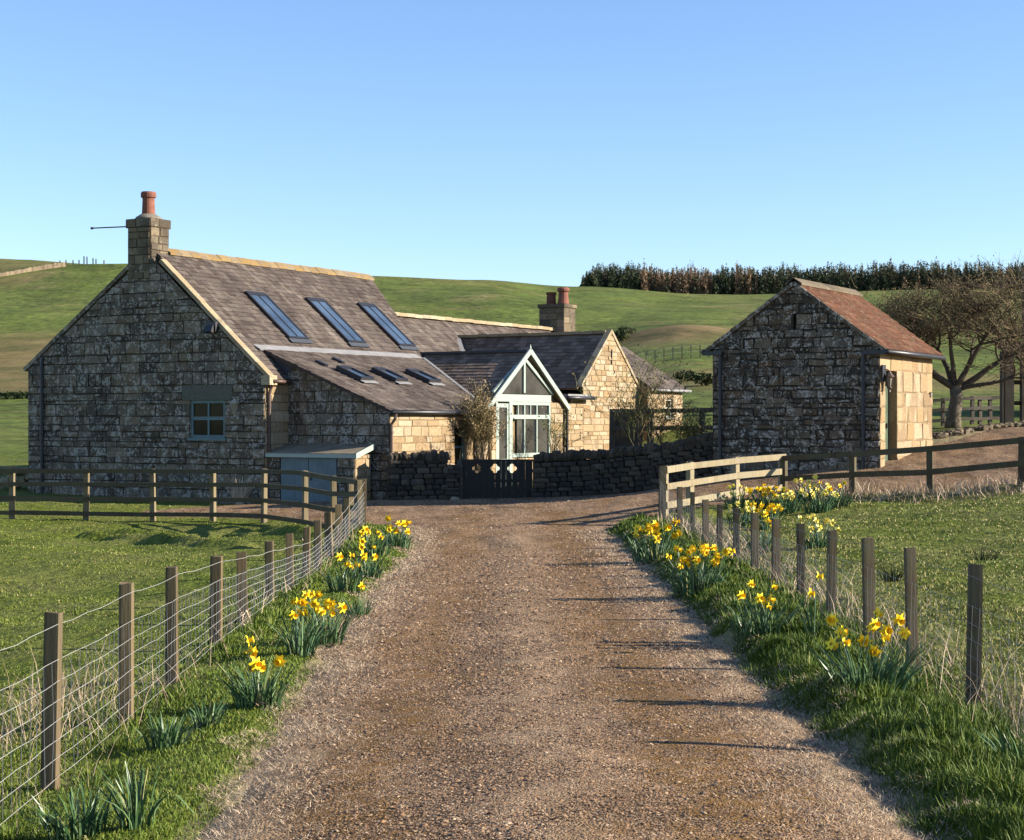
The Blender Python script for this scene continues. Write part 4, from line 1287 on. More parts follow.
# ------------------------------------------------------------------ low store against the house
store = thing('store_shed', 'low flat roofed store with pale blue doors beside the farmhouse lean-to', 'shed', (-6.683, 46.0, -.3), -AZ)
def st(z): return z + .3
mb = MB()
stone_wall(mb, (0, .09, 0), (1, 0, 0), (0, -1, 0), [(0.03, -.3), (.45, -.3), (.45, st(.93)), (.03, st(.93))], rh=(.16, .24), ln=(.2, .4))
mb.build('wall', M['stone_dark'], store); mb = MB()
stone_wall(mb, (0, .09, 0), (1, 0, 0), (0, -1, 0), [(2.35, -.3), (2.92, -.3), (2.92, st(.93)), (2.35, st(.93))], rh=(.16, .24), ln=(.2, .4))
mb.build('wall', M['stone_dark'], store)
mb = MB()
stone_wall(mb, (2.92, 0, 0), (0, 1, 0), (1, 0, 0), [(.09, -.3), (.80, -.3), (.80, st(1.0)), (.09, st(.93))], rh=(.16, .26), ln=(.25, .4))
mb.build('wall', M['stone_warm'], store)
mb = MB(); mb.add([(0.03, 0, st(1.02)), (3.02, 0, st(1.02)), (3.02, .99, st(1.26)), (.03, .99, st(1.26)), (0.03, 0, st(.98)), (3.02, 0, st(.98)), (3.02, .99, st(1.2)), (.03, .99, st(1.2))],
                  [(0, 1, 2, 3), (7, 6, 5, 4), (0, 4, 5, 1), (1, 5, 6, 2), (3, 7, 4, 0)]); mb.build('roof', M['flatroof'], store)
mb = MB(); mb.bbox(.03, -.025, st(.90), 3.03, -.004, st(1.0)); mb.add([(3.025, -.02, st(.88)), (3.045, -.02, st(.88)), (3.045, .8, st(1.12)), (3.025, .8, st(1.12)), (3.025, -.02, st(1.03)), (3.045, -.02, st(1.03)), (3.045, .8, st(1.27)), (3.025, .8, st(1.27))],
       [(3, 2, 1, 0), (4, 5, 6, 7), (0, 1, 5, 4), (1, 2, 6, 5), (2, 3, 7, 6), (3, 0, 4, 7)]); mb.build('fascia', M['paint'], store)
for a, b in ((.48, 1.40), (1.42, 2.33)):
    mb = MB(); k = a
    while k < b - .02:
        mb.bbox(k, .075 + U(0, .006), -.05, min(k + .152, b), .11, st(.89)); k += .155
    dr = mb.build('door', M['door_blue'], store)
    mb = MB(); mb.bbox((b - .1 if a < 1 else a + .05), .05, st(.3), (b - .05 if a < 1 else a + .1), .08, st(.45)); mb.build('handle', M['iron'], dr)

# ------------------------------------------------------------------ the small barn
BX, BY = 8.66, 40.0
barn = thing('stone_barn', 'small stone barn with orange pantile roof and a narrow doorway', 'barn', (BX, BY, .6), -AZ)
def bz(z): return z - .6
BWd, BLn = 4.27, 4.15
AP = bz(5.22); EV = bz(3.60)
mb = MB()
stone_wall(mb, (0, 0, 0), (1, 0, 0), (0, -1, 0), [(-BWd, -.9), (0, -.9), (0, EV), (-BWd / 2, AP - .06), (-BWd, EV + .08)],
           [(-2.20, bz(4.08), -2.09, bz(4.46))], rh=(.09, .27), ln=(.10, .50), proud=(.004, .042), irregular=.03, gap=.014)
reveals(mb, (0, 0, 0), (1, 0, 0), (0, -1, 0), (-2.20, bz(4.08), -2.09, bz(4.46)), .3)
mb.poly([(-2.25, .2, bz(4.0)), (-2.0, .2, bz(4.0)), (-2.0, .2, bz(4.5)), (-2.25, .2, bz(4.5))], (0, 1, 0))
mb.poly([(-BWd, 0, -.9), (-BWd, BLn, -.9), (-BWd, BLn, EV), (-BWd, 0, EV)], (.4, 0, .5))
mb.poly([(-BWd, BLn, -.9), (0, BLn, -.9), (0, BLn, EV), (-BWd / 2, BLn, AP - .06), (-BWd, BLn, EV)], (.4, 0, .5))
mb.build('wall', M['stone_barn'], barn)
DO = (.36, bz(.70), 1.28, bz(3.08))
mb = MB()
stone_wall(mb, (0, 0, 0), (0, 1, 0), (1, 0, 0), [(0, -.9), (BLn, -.9), (BLn, EV - .02), (0, EV - .02)], [DO], rh=(.16, .46), ln=(.30, 1.0), proud=(.004, .022), irregular=.035, gap=.016)
reveals(mb, (0, 0, 0), (0, 1, 0), (1, 0, 0), DO, .24, (.05, 0, .95))
mb.build('wall', M['stone_warm'], barn)
mb = MB(); k = .36
while k < 1.27:
    mb.bbox(-.25, k + .003, bz(.7), -.21 + U(0, .006), min(k + .15, 1.28), bz(2.72)); k += .153
dr = mb.build('door', M['door_green'], barn)
mb = MB(); mb.bbox(-.25, .36, bz(2.72), -.20, 1.28, bz(3.08)); mb.build('overlight', M['void'], dr)
mb = MB(); mb.bbox(-.20, 1.05, bz(1.7), -.17, 1.10, bz(1.82)); mb.build('handle', M['iron'], dr)
lantern(barn, .16, .20, bz(2.72), 1, 0, 'pipe_brown')
mb = MB(); mb.bbox(.03, .02, bz(2.8), .06, .26, bz(3.2)); mb.build('meter_bracket', M['iron'], barn)
mb = MB(); mb.lathe((0, 0, 0), [(.07, 0), (.07, .03), (.05, .03)], 12)
vt = mb.build('vent', M['flaunch'], barn); vt.location = (.02, 3.95, bz(2.55)); vt.rotation_euler = (0, R(90), 0)
# pantiles
def pantiles(mb, w_e, z_e, w_r, z_r, l0, l1, tw=.26, th=.30):
    v = V(w_r - w_e, 0, z_r - z_e); L = v.length; v.normalize()
    n = V(-v.z, 0, v.x)
    if n.z < 0: n = -n
    rows = int(L / th) + 1; th = L / rows; cols = int((l1 - l0) / tw) + 1; tw = (l1 - l0) / cols
    prof = [(0, .0), (.16, .030), (.32, .042), (.5, .030), (.66, .006), (.84, -.006), (1.0, .0)]
    for r in range(rows):
        for c in range(cols):
            t = (random.random(), 0, random.random()); dh = U(-.004, .006)
            lo = []; hi = []; ed = []
            for f, h in prof:
                lo.append(V(w_e, l0 + (c + f) * tw, z_e) + v * (r * th - .02) + n * (h + .03 + dh))
                hi.append(V(w_e, l0 + (c + f) * tw, z_e) + v * ((r + 1) * th + .01) + n * (h + .006 + dh))
                ed.append(V(w_e, l0 + (c + f) * tw, z_e) + v * (r * th - .02) + n * (h + .012 + dh))
            k = len(prof)
            mb.add(lo + hi, [(i, i + 1, k + i + 1, k + i) for i in range(k - 1)], t)
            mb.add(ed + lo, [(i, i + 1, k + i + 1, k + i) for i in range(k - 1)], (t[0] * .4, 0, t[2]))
    a = [V(w_e, l0, z_e), V(w_e, l1, z_e), V(w_r, l1, z_r), V(w_r, l0, z_r)]
    bt = [p - n * .06 for p in a]
    mb.add(a + bt, [(0, 1, 2, 3), (7, 6, 5, 4), (0, 4, 5, 1), (1, 5, 6, 2), (2, 6, 7, 3), (3, 7, 4, 0)], (.2, 0, .5))
mb = MB()
pantiles(mb, .17, EV - .06, -BWd / 2, AP, -.05, BLn + .28)
pantiles(mb, -BWd - .17, EV + .02, -BWd / 2, AP, -.05, BLn + .28)
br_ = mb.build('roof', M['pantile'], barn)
for sx, w_e, z_e in ((1, .16, EV - .07), (-1, -BWd - .16, EV + .01)):
    mb = MB(); mb.bar((w_e, -.03, z_e - .01), (-BWd / 2, -.03, AP - .015), .10, .085, up=(sx, 0, 1.2)); mb.build('verge', M['stone_barn'], br_)
mb = MB(); l = -.06
while l < BLn + .25:
    e = min(l + .42, BLn + .3); c = (.5 + random.random() * .5, 0, .3)
    for sx in (1, -1):
        A = V(-BWd / 2, l + .005, AP + .12); B = V(-BWd / 2, e - .005, AP + .12); D2 = V(sx * .21, 0, -.135)
        mb.add([A, B, B + D2, A + D2, B + D2 - V(0, 0, .05), A + D2 - V(0, 0, .05)], [(0, 1, 2, 3), (3, 2, 4, 5), (0, 3, 5), (1, 4, 2)], c)
    l = e
mb.build('ridge', M['stack'], br_)
gutter(barn, (.22, -.15, EV - .10), (.22, BLn + .3, EV - .11), M['iron'], .06)
gutter(barn, (-BWd - .2, -.15, EV - .02), (-BWd - .2, BLn, EV - .03), M['iron'], .06)
mb = MB(); mb.bbox(-.40, -.14, EV - .16, .2, -.02, EV - .06); mb.build('gutter_return', M['iron'], barn)
mb = MB(); mb.bbox(-BWd - .22, -.16, EV - .10, -BWd + .3, -.02, EV); mb.build('gutter_return', M['iron'], barn)
pipe(barn, [(-.38, -.09, EV - .1), (-.38, -.09, -.2)], M['iron'], .045)
pipe(barn, [(-BWd + .24, -.09, EV - .05), (-BWd + .24, -.09, -.4)], M['iron'], .05)


# ------------------------------------------------------------------ drystone garden walls, gate
def drystone(name, label, pts, hts, thick=.42, cope=True, ends=True):
    root = thing(name, label, 'wall', (pts[0][0], pts[0][1], gz(*pts[0])))
    o = V(*root.location)
    mb = MB(); cp = MB()
    for k in range(len(pts) - 1):
        a = V(pts[k][0], pts[k][1], 0); b = V(pts[k + 1][0], pts[k + 1][1], 0)
        d = b - a; L = d.length; d.normalize(); nrm = V(d.y, -d.x, 0)
        rot = Matrix((d, -nrm, V(0, 0, 1))).transposed()
        # dark core
        for side in (1, -1):
            pass
        h0, h1 = hts[k], hts[k + 1]
        zA, zB = gz(pts[k][0], pts[k][1]), gz(pts[k + 1][0], pts[k + 1][1])
        core = []
        for t, zz, h in ((0, zA, h0), (1, zB, h1)):
            p = a.lerp(b, t)
            for sgn in (1, -1):
                core.append(p + nrm * (sgn * (thick / 2 - .07)) + V(0, 0, zz - .3) - o)
                core.append(p + nrm * (sgn * (thick / 2 - .09)) + V(0, 0, zz + h - .02) - o)
        mb.add(core, [(0, 4, 5, 1), (2, 3, 7, 6), (1, 5, 7, 3), (0, 1, 3, 2), (4, 6, 7, 5)], (0, 1, .5))
        z = -.12
        while z < max(h0, h1):
            rh = U(.09, .17)
            u = U(-.1, 0)
            while u < L:
                w = min(U(.16, .44), max(L + .04 - u, .08)); t = min(max((u + w / 2) / L, 0), 1)
                hh = h0 + (h1 - h0) * t; base = zA + (zB - zA) * t
                if z + rh * .6 < hh:
                    p = a + d * (u + w / 2)
                    for sgn in (1, -1):
                        mb.rock(p + nrm * (sgn * (thick / 2 - .09 + U(-.02, .02))) + V(0, 0, base + z + rh / 2) - o, (w * 1.04, .2, rh * 1.08), rot, (random.random(), 0, random.random()), .10)
                u += w
            z += rh
        if cope:
            u = 0
            while u < L:
                w = U(.09, .16); t = (u + w / 2) / L
                hh = h0 + (h1 - h0) * t; base = zA + (zB - zA) * t
                rr2 = rot @ Matrix.Rotation(U(-.25, .25), 3, 'Y')
                hc = U(.20, .32)
                cp.rock(a + d * (u + w / 2) + V(0, 0, base + hh + hc * .38) - o, (w * 1.35, thick * U(.9, 1.1), hc), rr2, (random.random(), 0, random.random()), .14)
                u += w
    body = mb.build('wall', M['stone_rub'], root)
    if cope: cp.build('coping', M['stone_rub'], root)
    return root

zg = gz(-.4, 44.9)
drystone('garden_wall', 'drystone garden wall with upright coping between the lean-to and the gate', [(-3.22, 44.75), (-1.75, 44.95)], [1.06, 1.06])
gp = drystone('gate_pillar', 'squat drystone pillar at the left side of the garden gate', [(-1.72, 44.95), (-1.42, 44.97)], [.95, .95], cope=False)
drystone('garden_wall', 'long dark drystone wall from the garden gate to the barn', [(.62, 45.0), (2.2, 44.6), (3.7, 43.75), (5.15, 42.6)], [.98, .98, .95, .95])
gate = thing('garden_gate', 'dark blue plank garden gate with three quatrefoil holes', 'gate', (-1.32, 44.95, zg))
# boards with quatrefoil holes
gtop = .81 - zg
mb = MB()
gwid = 1.86; nb = 12; bw = gwid / nb
holes = [(px2x(p, 44.95) + 1.32, .62 - zg) for p in (477, 495, 512)]
hb = .16
def qf(a, r):
    return r * (.62 + .38 * abs(math.cos(2 * a)) ** .7)
def board(x0, x1, z0, z1, dz=0.0): mb.bbox(x0 + .001, -.02, z0, x1 - .001, .02 + U(0, .004), z1)
xcur = 0.0
segs = []
for hx, hz in holes: segs.append((hx - hb, hx + hb))
xs_ = 0.0
cuts = []
for s0, s1 in segs:
    cuts.append((xs_, s0, False)); cuts.append((s0, s1, True)); xs_ = s1
cuts.append((xs_, gwid, False))
for s0, s1, ho in cuts:
    n = max(1, round((s1 - s0) / bw))
    for i in range(n):
        a = s0 + (s1 - s0) * i / n; b = s0 + (s1 - s0) * (i + 1) / n
        if ho:
            board(a, b, .015, .62 - zg - hb); board(a, b, .62 - zg + hb, gtop)
        else: board(a, b, .015, gtop)
for hx, hz in holes:
    N_ = 32; inn = []; outr = []
    for i in range(N_):
        a = 2 * math.pi * i / N_
        c, s_ = math.cos(a), math.sin(a)
        m = max(abs(c), abs(s_)); r = qf(a, .125)
        inn.append((hx + r * c, hz + r * s_)); outr.append((hx + hb * c / m, hz + hb * s_ / m))
    for i in range(N_):
        j = (i + 1) % N_
        vs = [(*outr[i], 0), (*outr[j], 0), (*inn[j], 0), (*inn[i], 0)]
        f = [(p[0], -.02, p[1]) for p in vs]; bk = [(p[0], .02, p[1]) for p in vs]
        mb.add(f + bk, [(0, 1, 2, 3), (7, 6, 5, 4), (3, 2, 6, 7)])
leaf = mb.build('boards', M['gate_paint'], gate)
mb = MB(); mb.bbox(-.02, -.028, gtop - .0, gwid + .02, .03, gtop + .05); mb.bbox(0, .025, .2, gwid, .06, .3); mb.bbox(0, .025, .75 - .3, gwid, .06, .55 - .02); mb.build('rail', M['gate_paint'], gate)
for xp in (-.07, gwid + .07):
    mb = MB(); mb.box((xp, 0, gtop / 2 - .1), (.12, .12, gtop + .3)); mb.build('post', M['timber_dark'], gate)
mb = MB(); mb.rock((.0, -.2, 0), (.22, .18, .12), None, (.8, 0, .5)); 
st_ = mb.build('stone', M['coping']); st_.location = (px2x(455, 44.2), 44.2, gz(px2x(455, 44.2), 44.2) + .07); tag(st_, 'pale loose stone on the gravel at the foot of the gate', 'stone')


# ------------------------------------------------------------------ fences
def fence_post(root, x, y, z0, h, w, dpt, rz, mat, lean=(0, 0), cap=False):
    m = MB(); t = random.random()
    rot = (Matrix.Rotation(lean[0], 3, 'X') @ Matrix.Rotation(lean[1], 3, 'Y') @ Matrix.Rotation(rz, 3, 'Z'))
    n = 5; P = []; Fs = []
    ring = [(-1, -1), (-.6, -1.04), (.6, -1.03), (1, -1), (1.03, .0), (1, 1), (0, 1.05), (-1, 1), (-1.03, 0)]
    k = len(ring)
    for i in range(n):
        f = i / (n - 1); zz = -.35 + (h + .35) * f
        s = 1 - .06 * f + U(-.02, .02)
        for q_ in ring: P.append(rot @ V(q_[0] * w / 2 * s, q_[1] * dpt / 2 * s, zz + (U(-.008, .008) if i == n - 1 else 0)))
    for i in range(n - 1):
        for j in range(k): Fs.append((i * k + j, i * k + (j + 1) % k, (i + 1) * k + (j + 1) % k, (i + 1) * k + j))
    Fs.append(tuple((n - 1) * k + j for j in range(k)))
    m.add(P, Fs, (t, 0, 0))
    o = m.build('post', mat, root)
    o.location = V(x, y, z0) - V(*root.location)
    return o


def stock_fence(label, posts, mat, side, tops=None, vert=.15, wr=.0018, strain=True):
    """posts: list of (x, y, top_z)"""
    x0, y0 = posts[0][:2]
    root = thing('stock_fence', label, 'fence', (x0, y0, gz(x0, y0)))
    o = V(*root.location)
    line = []
    for i, (x, y, zt) in enumerate(posts):
        g = gz(x, y)
        last = i == len(posts) - 1
        w = .15 if last else (U(.085, .11) if side > 0 else U(.075, .098))
        h = max(.7, zt - g)
        fence_post(root, x, y, g, h, w, w * U(.8, 1.0), U(-.12, .12), mat, (U(-.02, .02), U(-.025, .025)))
        line.append((x + side * .055, y, g, zt))
    m = MB()
    lv = [-.06, None, -.36, -.48, -.59, -.69, -.79, -.87]
    rel = [.94, .74, .62, .51, .40, .29, .19, .08]
    N_ = 6
    for r in rel:
        pts = []
        for i in range(len(line) - 1):
            a, b = line[i], line[i + 1]
            for k in range(N_):
                t = k / N_
                za = a[2] + (a[3] - a[2]) * r; zb_ = b[2] + (b[3] - b[2]) * r
                sag = -.012 * math.sin(math.pi * t) + (U(-.006, .006) if k else 0)
                pts.append(V(a[0] + (b[0] - a[0]) * t, a[1] + (b[1] - a[1]) * t, za + (zb_ - za) * t + sag) - o)
        b = line[-1]; pts.append(V(b[0], b[1], b[2] + (b[3] - b[2]) * r) - o)
        rad = [wr * min(1.7, max(1.0, (p.y + o.y) / 13.0)) for p in pts]
        m.tube(pts, rad, 4)
    # verticals of the netting
    for i in range(len(line) - 1):
        a, b = line[i], line[i + 1]
        L = math.hypot(b[0] - a[0], b[1] - a[1]); n = int(L / vert)
        for k in range(1, n):
            t = k / n
            x = a[0] + (b[0] - a[0]) * t; y = a[1] + (b[1] - a[1]) * t
            g = a[2] + (b[2] - a[2]) * t; zt = a[3] + (b[3] - a[3]) * t
            j = U(-.012, .012)
            m.tube([V(x + j, y, g + (zt - g) * .08) - o, V(x + U(-.01, .01), y + U(-.01, .01), g + (zt - g) * .4) - o, V(x - j, y, g + (zt - g) * .74) - o], wr * 1.15 * min(1.4, max(1, y / 13.0)), 3, cap=False)
    m.build('wire_netting', M['wire'], root)
    return root


LP = []
for px, top in ((-48, 652), (50, 613), (126, 583), (172, 567), (216, 556), (243, 552), (270, 547), (290, 543), (306, 540), (318, 531), (329, 522), (338, 513), (346, 503), (362, 479)):
    d = 4500 / (500 - px)
    LP.append((px2x(px, d), d, pz(top, d)))
lf = stock_fence('wire netting fence on square posts along the left of the drive', LP, M['post'], 1)
RP = []
for px, top in ((1060, 588), (973, 565), (913, 548), (870, 538), (831, 530), (801, 524), (776, 519), (755, 513), (736, 508), (719, 505), (706, 501), (692, 492), (680, 487), (662, 466)):
    d = 5440 / (px - 500)
    RP.append((px2x(px, d), d, pz(top, d)))
stock_fence('wire netting fence on grey posts along the right of the drive', RP, M['post_grey'], -1, wr=.0010)


def rail_fence(label, posts, rails, pmat, rmat, front, w=.12, rh=.10, group=None):
    """posts (x, y, z_ground, z_top); rails: heights as fractions of the post; front: which side the rails are nailed to"""
    root = thing('rail_fence', label, 'fence', (posts[0][0], posts[0][1], posts[0][2]), 0, group)
    o = V(*root.location)
    for i, (x, y, g, t) in enumerate(posts):
        a = posts[max(0, i - 1)]; b = posts[min(len(posts) - 1, i + 1)]
        rz = math.atan2(b[1] - a[1], b[0] - a[0])
        fence_post(root, x, y, g, t - g, w, w * .85, rz, pmat, (U(-.015, .015), U(-.015, .015)))
    for r in rails:
        for i in range(len(posts) - 1):
            m = MB(); m.cur = (random.random(), 0, 0)
            a, b = posts[i], posts[i + 1]
            d = V(b[0] - a[0], b[1] - a[1], 0).normalized(); nn = V(d.y, -d.x, 0) * front * (w * .43 + .02)
            za = a[2] + (a[3] - a[2]) * r; zb_ = b[2] + (b[3] - b[2]) * r
            m.bar(V(a[0], a[1], za) + nn - o, V(b[0], b[1], zb_ + U(-.012, .012)) + nn - o, .036, rh * U(.92, 1.05), ext=.02)
            m.build('rail', rmat, root)
    return root


A = []
for px, d in ((-190, 40.6), (-120, 40.4), (-52, 40.1), (12, 39.8), (86, 39.6), (153, 39.4), (213, 39.0), (264, 38.0), (305, 36.5), (334, 34.8), (351, 33.4), (360, 32.4)):
    x = px2x(px, d); g = gz(x, d); A.append((x, d, g, max(g + (1.05 if px < 320 else .80), pz(469 if px < 300 else 470 + (px - 300) * .17, d))))
rail_fence('four rail timber fence curving past the farmhouse gable', A, (.96, .70, .42, .13), M['rail_post'], M['rail'], 1)
A = []
for px, d, top in ((664, 33.7, 466), (690, 34.4, 462), (736, 35.6, 457), (782, 37.0, 454)):
    x = px2x(px, d); g = gz(x, d); A.append((x, d, g, pz(top, d)))
rail_fence('short three rail fence of pale sunlit boards by the daffodils', A, (.93, .60, .24), M['rail_pale'], M['rail_pale'], 1, w=.14, rh=.13)
A = []
for px, d, top in ((784, 36.9, 456), (853, 35.8, 452), (930, 35.0, 446), (1021, 34.5, 437), (1120, 34.1, 429)):
    x = px2x(px, d); g = gz(x, d); A.append((x, d, g, max(pz(top, d), g + .8)))
rail_fence('two rail weathered fence running right in front of the barn', A, (.94, .45), M['rail'], M['rail'], 1, w=.13, rh=.12)
A = []
for px, d, top in ((612, 49.5, 411), (650, 49.3, 411), (702, 49.0, 410), (735, 48.6, 409)):
    x = px2x(px, d); A.append((x, d, pz(452, d), pz(top - 2, d)))
gfence = rail_fence('dark rail fence above the garden wall beside the bare shrub', A, (.95, .55), M['timber_dark'], M['timber_dark'], 1, w=.16, rh=.13)
m = MB()
o = V(*gfence.location)
for k in range(7):
    x = px2x(611, 49.6) + k * .13; m.bbox(x - o.x, .09 + U(0, .01), -.3, x + .131 - o.x, .115, pz(412, 49.5) - o.z)
m.build('board_panel', M['timber_dark'], gfence)
A = []
for px, d, top in ((925, 52.0, 399), (943, 52.0, 398), (972, 52.2, 396), (980, 52.3, 396), (990, 52.4, 396), (1003, 52.5, 395)):
    x = px2x(px, d); g = gz(x, d); A.append((x, d, g, pz(top, d)))
rail_fence('dark rail fence beyond the bare tree behind the barn', A, (.93, .58, .22), M['timber_dark'], M['timber_dark'], 1, w=.11, rh=.10)
A = []
for px, d in ((560, 70), (640, 70), (690, 71), (740, 72)):
    pass


# ------------------------------------------------------------------ daffodils
def flower_mesh(pm, name):
    mb = MB()
    for k in range(6):
        a = k * math.pi / 3; w = .36
        d = V(math.cos(a), math.sin(a), 0); s = V(-math.sin(a), math.cos(a), 0)
        L = .036
        P = [d * .004, d * L * .45 + s * L * w + V(0, 0, .004 + (k % 2) * .002), d * L * .85 + s * L * w * .55 + V(0, 0, .001), d * L * 1.12 + V(0, 0, -.003), d * L * .85 - s * L * w * .55 + V(0, 0, .001), d * L * .45 - s * L * w + V(0, 0, .004)]
        mb.add(P, [tuple(range(6))], (random.random(), 0, 0), 0)
    n = 10; P = []
    for r, z in ((.009, .0), (.011, .012), (.0125, .024), (.019, .033)):
        for k in range(n):
            a = 2 * math.pi * k / n; rr = r * (1 + (.16 if (k % 2 and z > .03) else 0)); P.append((rr * math.cos(a), rr * math.sin(a), z))
    mb.add(P, [(i * n + k, i * n + (k + 1) % n, (i + 1) * n + (k + 1) % n, (i + 1) * n + k) for i in range(3) for k in range(n)], (random.random(), 0, 0), 1)
    mb.add([(.008 * math.cos(6.28 * k / 8), .008 * math.sin(6.28 * k / 8), .01) for k in range(8)], [tuple(range(8))], (0, 0, 0), 1)
    me_o = mb.build(name, [pm, M['trumpet'] if pm is M['petal'] else pm])
    me = me_o.data; bpy.data.objects.remove(me_o)
    return me


FL = flower_mesh(M['petal'], 'flower'); FP = flower_mesh(M['petal_pale'], 'flower')


def daffodil(label, px, py, nleaf, nfl, spread, hgt=.34, pale=False, group='daffodil clumps', lo=6.0, xy=None, face=None):
    x, y = xy if xy else ground_at(px, py, lo)
    g = gz(x, y)
    root = thing('daffodil_clump', label, 'daffodils', (x, y, g), 0, group)
    P = []; lp = []; tot = []; tn = []
    lw = max(.016, .00085 * y)
    n = nleaf
    for i in range(n):
        a = U(0, 6.283); r = spread * math.sqrt(random.random()) * .75
        bx, by = r * math.cos(a), r * math.sin(a) * .8
        out = V(math.cos(a + U(-.7, .7)), math.sin(a + U(-.7, .7)), 0)
        h = hgt * U(.45, 1.15); ln_ = U(.10, .42) * (.5 + r / spread); drop = U(.2, .6) if random.random() < .22 else 0
        th = U(0, 3.14); s = V(math.cos(th), math.sin(th), 0) * lw * U(.6, .9) * .5
        b0 = len(P); K = 5
        for k in range(K):
            t = k / (K - 1)
            c = V(bx, by, -.02) + out * (h * ln_ * t ** 1.8 * 1.4) + V(0, 0, h * (t - .18 * t * t - drop * t ** 4))
            ww = s * (1 if k < 3 else (.85 if k == 3 else .25))
            P.append(c - ww); P.append(c + ww)
        tone_ = random.random() * .85 if random.random() < .95 else U(.93, 1)
        for k in range(K - 1):
            q_ = b0 + k * 2; lp += [q_, q_ + 1, q_ + 3, q_ + 2]; tot.append(4); tn.append((tone_, 0, 0))
    np_mesh('leaves', np.array([tuple(p) for p in P]), np.array(lp), np.array(tot), M['leaf'], np.array(tn), root)
    if nfl:
        st_m = MB()
        for i in range(nfl):
            a = U(0, 6.283); r = spread * U(.15, 1.0)
            bx, by = r * .6 * math.cos(a), r * .5 * math.sin(a)
            h = hgt * U(.72, 1.34)
            tx, ty = bx + U(-.5, .5) * spread + .25 * r * math.cos(a), by + U(-.2, .2) * spread
            st_m.tube([(bx, by, 0), ((bx + tx) / 2, (by + ty) / 2, h * .6), (tx, ty, h)], max(.0035, .0003 * y), 4)
            fo = bpy.data.objects.new('flower', FP if pale else FL); COL.objects.link(fo); fo.parent = root
            # nodding towards the sun and the drive
            fa = U(-2.5, .9) if face is None else face + U(-.7, .7)
            dirv = V(math.cos(fa), math.sin(fa), U(-.55, .3)).normalized()
            fo.rotation_euler = dirv.to_track_quat('Z', 'Y').to_euler()
            fo.location = V(tx, ty, h) + dirv * .012
            s_ = U(1.05, 1.45) * max(1.0, min(1.3, y / 18)); fo.scale = (s_, s_, s_)
        st_m.build('stems', M['stem'], root)
    return root


daffodil('leafy daffodil clump without blooms at the near left corner of the picture', 78, 838, 110, 0, .20, .30)
daffodil('tall thin flowerless daffodil clump by the nearest left post', 137, 826, 45, 0, .10, .36)
daffodil('flowerless daffodil leaves close to the netting between the second and third left posts', 166, 748, 90, 0, .16, .27)
daffodil('small flowerless daffodil tuft just beyond the leafy one by the left netting', 206, 727, 60, 0, .13, .25)
daffodil('nearest flowering daffodil clump on the left verge with a bushy base', 259, 706, 150, 7, .22, .36)
daffodil('daffodils with a high bunch of blooms against the left netting', 300, 655, 80, 11, .17, .42)
daffodil('broad flowering daffodil clump in the middle of the left verge', 322, 646, 150, 10, .24, .40)
daffodil('low daffodil leaves leaning out over the left edge of the gravel', 356, 618, 80, 1, .18, .30)
daffodil('leafy daffodil clump with one bloom against the far left netting', 345, 592, 110, 6, .24, .38)
daffodil('daffodils with few blooms before the far left clumps', 366, 578, 100, 5, .26, .36)
daffodil('full daffodil clump beside the left strainer post', 374, 556, 110, 6, .28, .38)
daffodil('last bright daffodil clump at the far end of the left verge', 397, 548, 110, 9, .30, .38)
daffodil('big daffodil clump with scattered blooms nearest on the right verge', 870, 696, 210, 14, .32, .42)
daffodil('single daffodil bloom beside a right hand post', 812, 640, 14, 1, .06, .40)
daffodil('low daffodil clump with few blooms midway down the right verge', 762, 632, 150, 9, .34, .32)
daffodil('wide daffodil clump crowned with a dense row of blooms on the right verge', 697, 592, 170, 26, .34, .36)
daffodil('daffodil clump with golden blooms at the far corner of the right verge', 655, 560, 160, 16, .42, .42)
daffodil('grey green daffodil leaves at the bottom right corner', 1018, 770, 60, 0, .12, .34)
PALE = [(742, 528, 14, 'pale daffodils behind the fence posts at the left of the paddock group'), (764, 530, 16, 'pale daffodils behind posts in the middle of the paddock group'), (738, 508, 9, 'pale daffodils close under the sunlit rails'),
        (766, 508, 22, 'richest daffodil clump in the paddock below the last sunlit rail'), (788, 512, 12, 'daffodils in the paddock right of the richest clump'), (808, 500, 8, 'daffodil clump by the foot of the pale corner post'),
        (818, 512, 12, 'daffodils in the paddock with mostly pale blooms and open grass before them'), (838, 506, 4, 'leafy daffodil clump farthest right in the paddock'), (818, 548, 9, 'nearest daffodil clump in the open paddock grass'), (764, 552, 7, 'low daffodils close behind the right hand netting')]
for px, py, nf, lab in PALE:
    daffodil(lab, px, py, 90, nf, .34, .36, pale=(nf % 3 != 1), group='paddock daffodil clumps', lo=24)


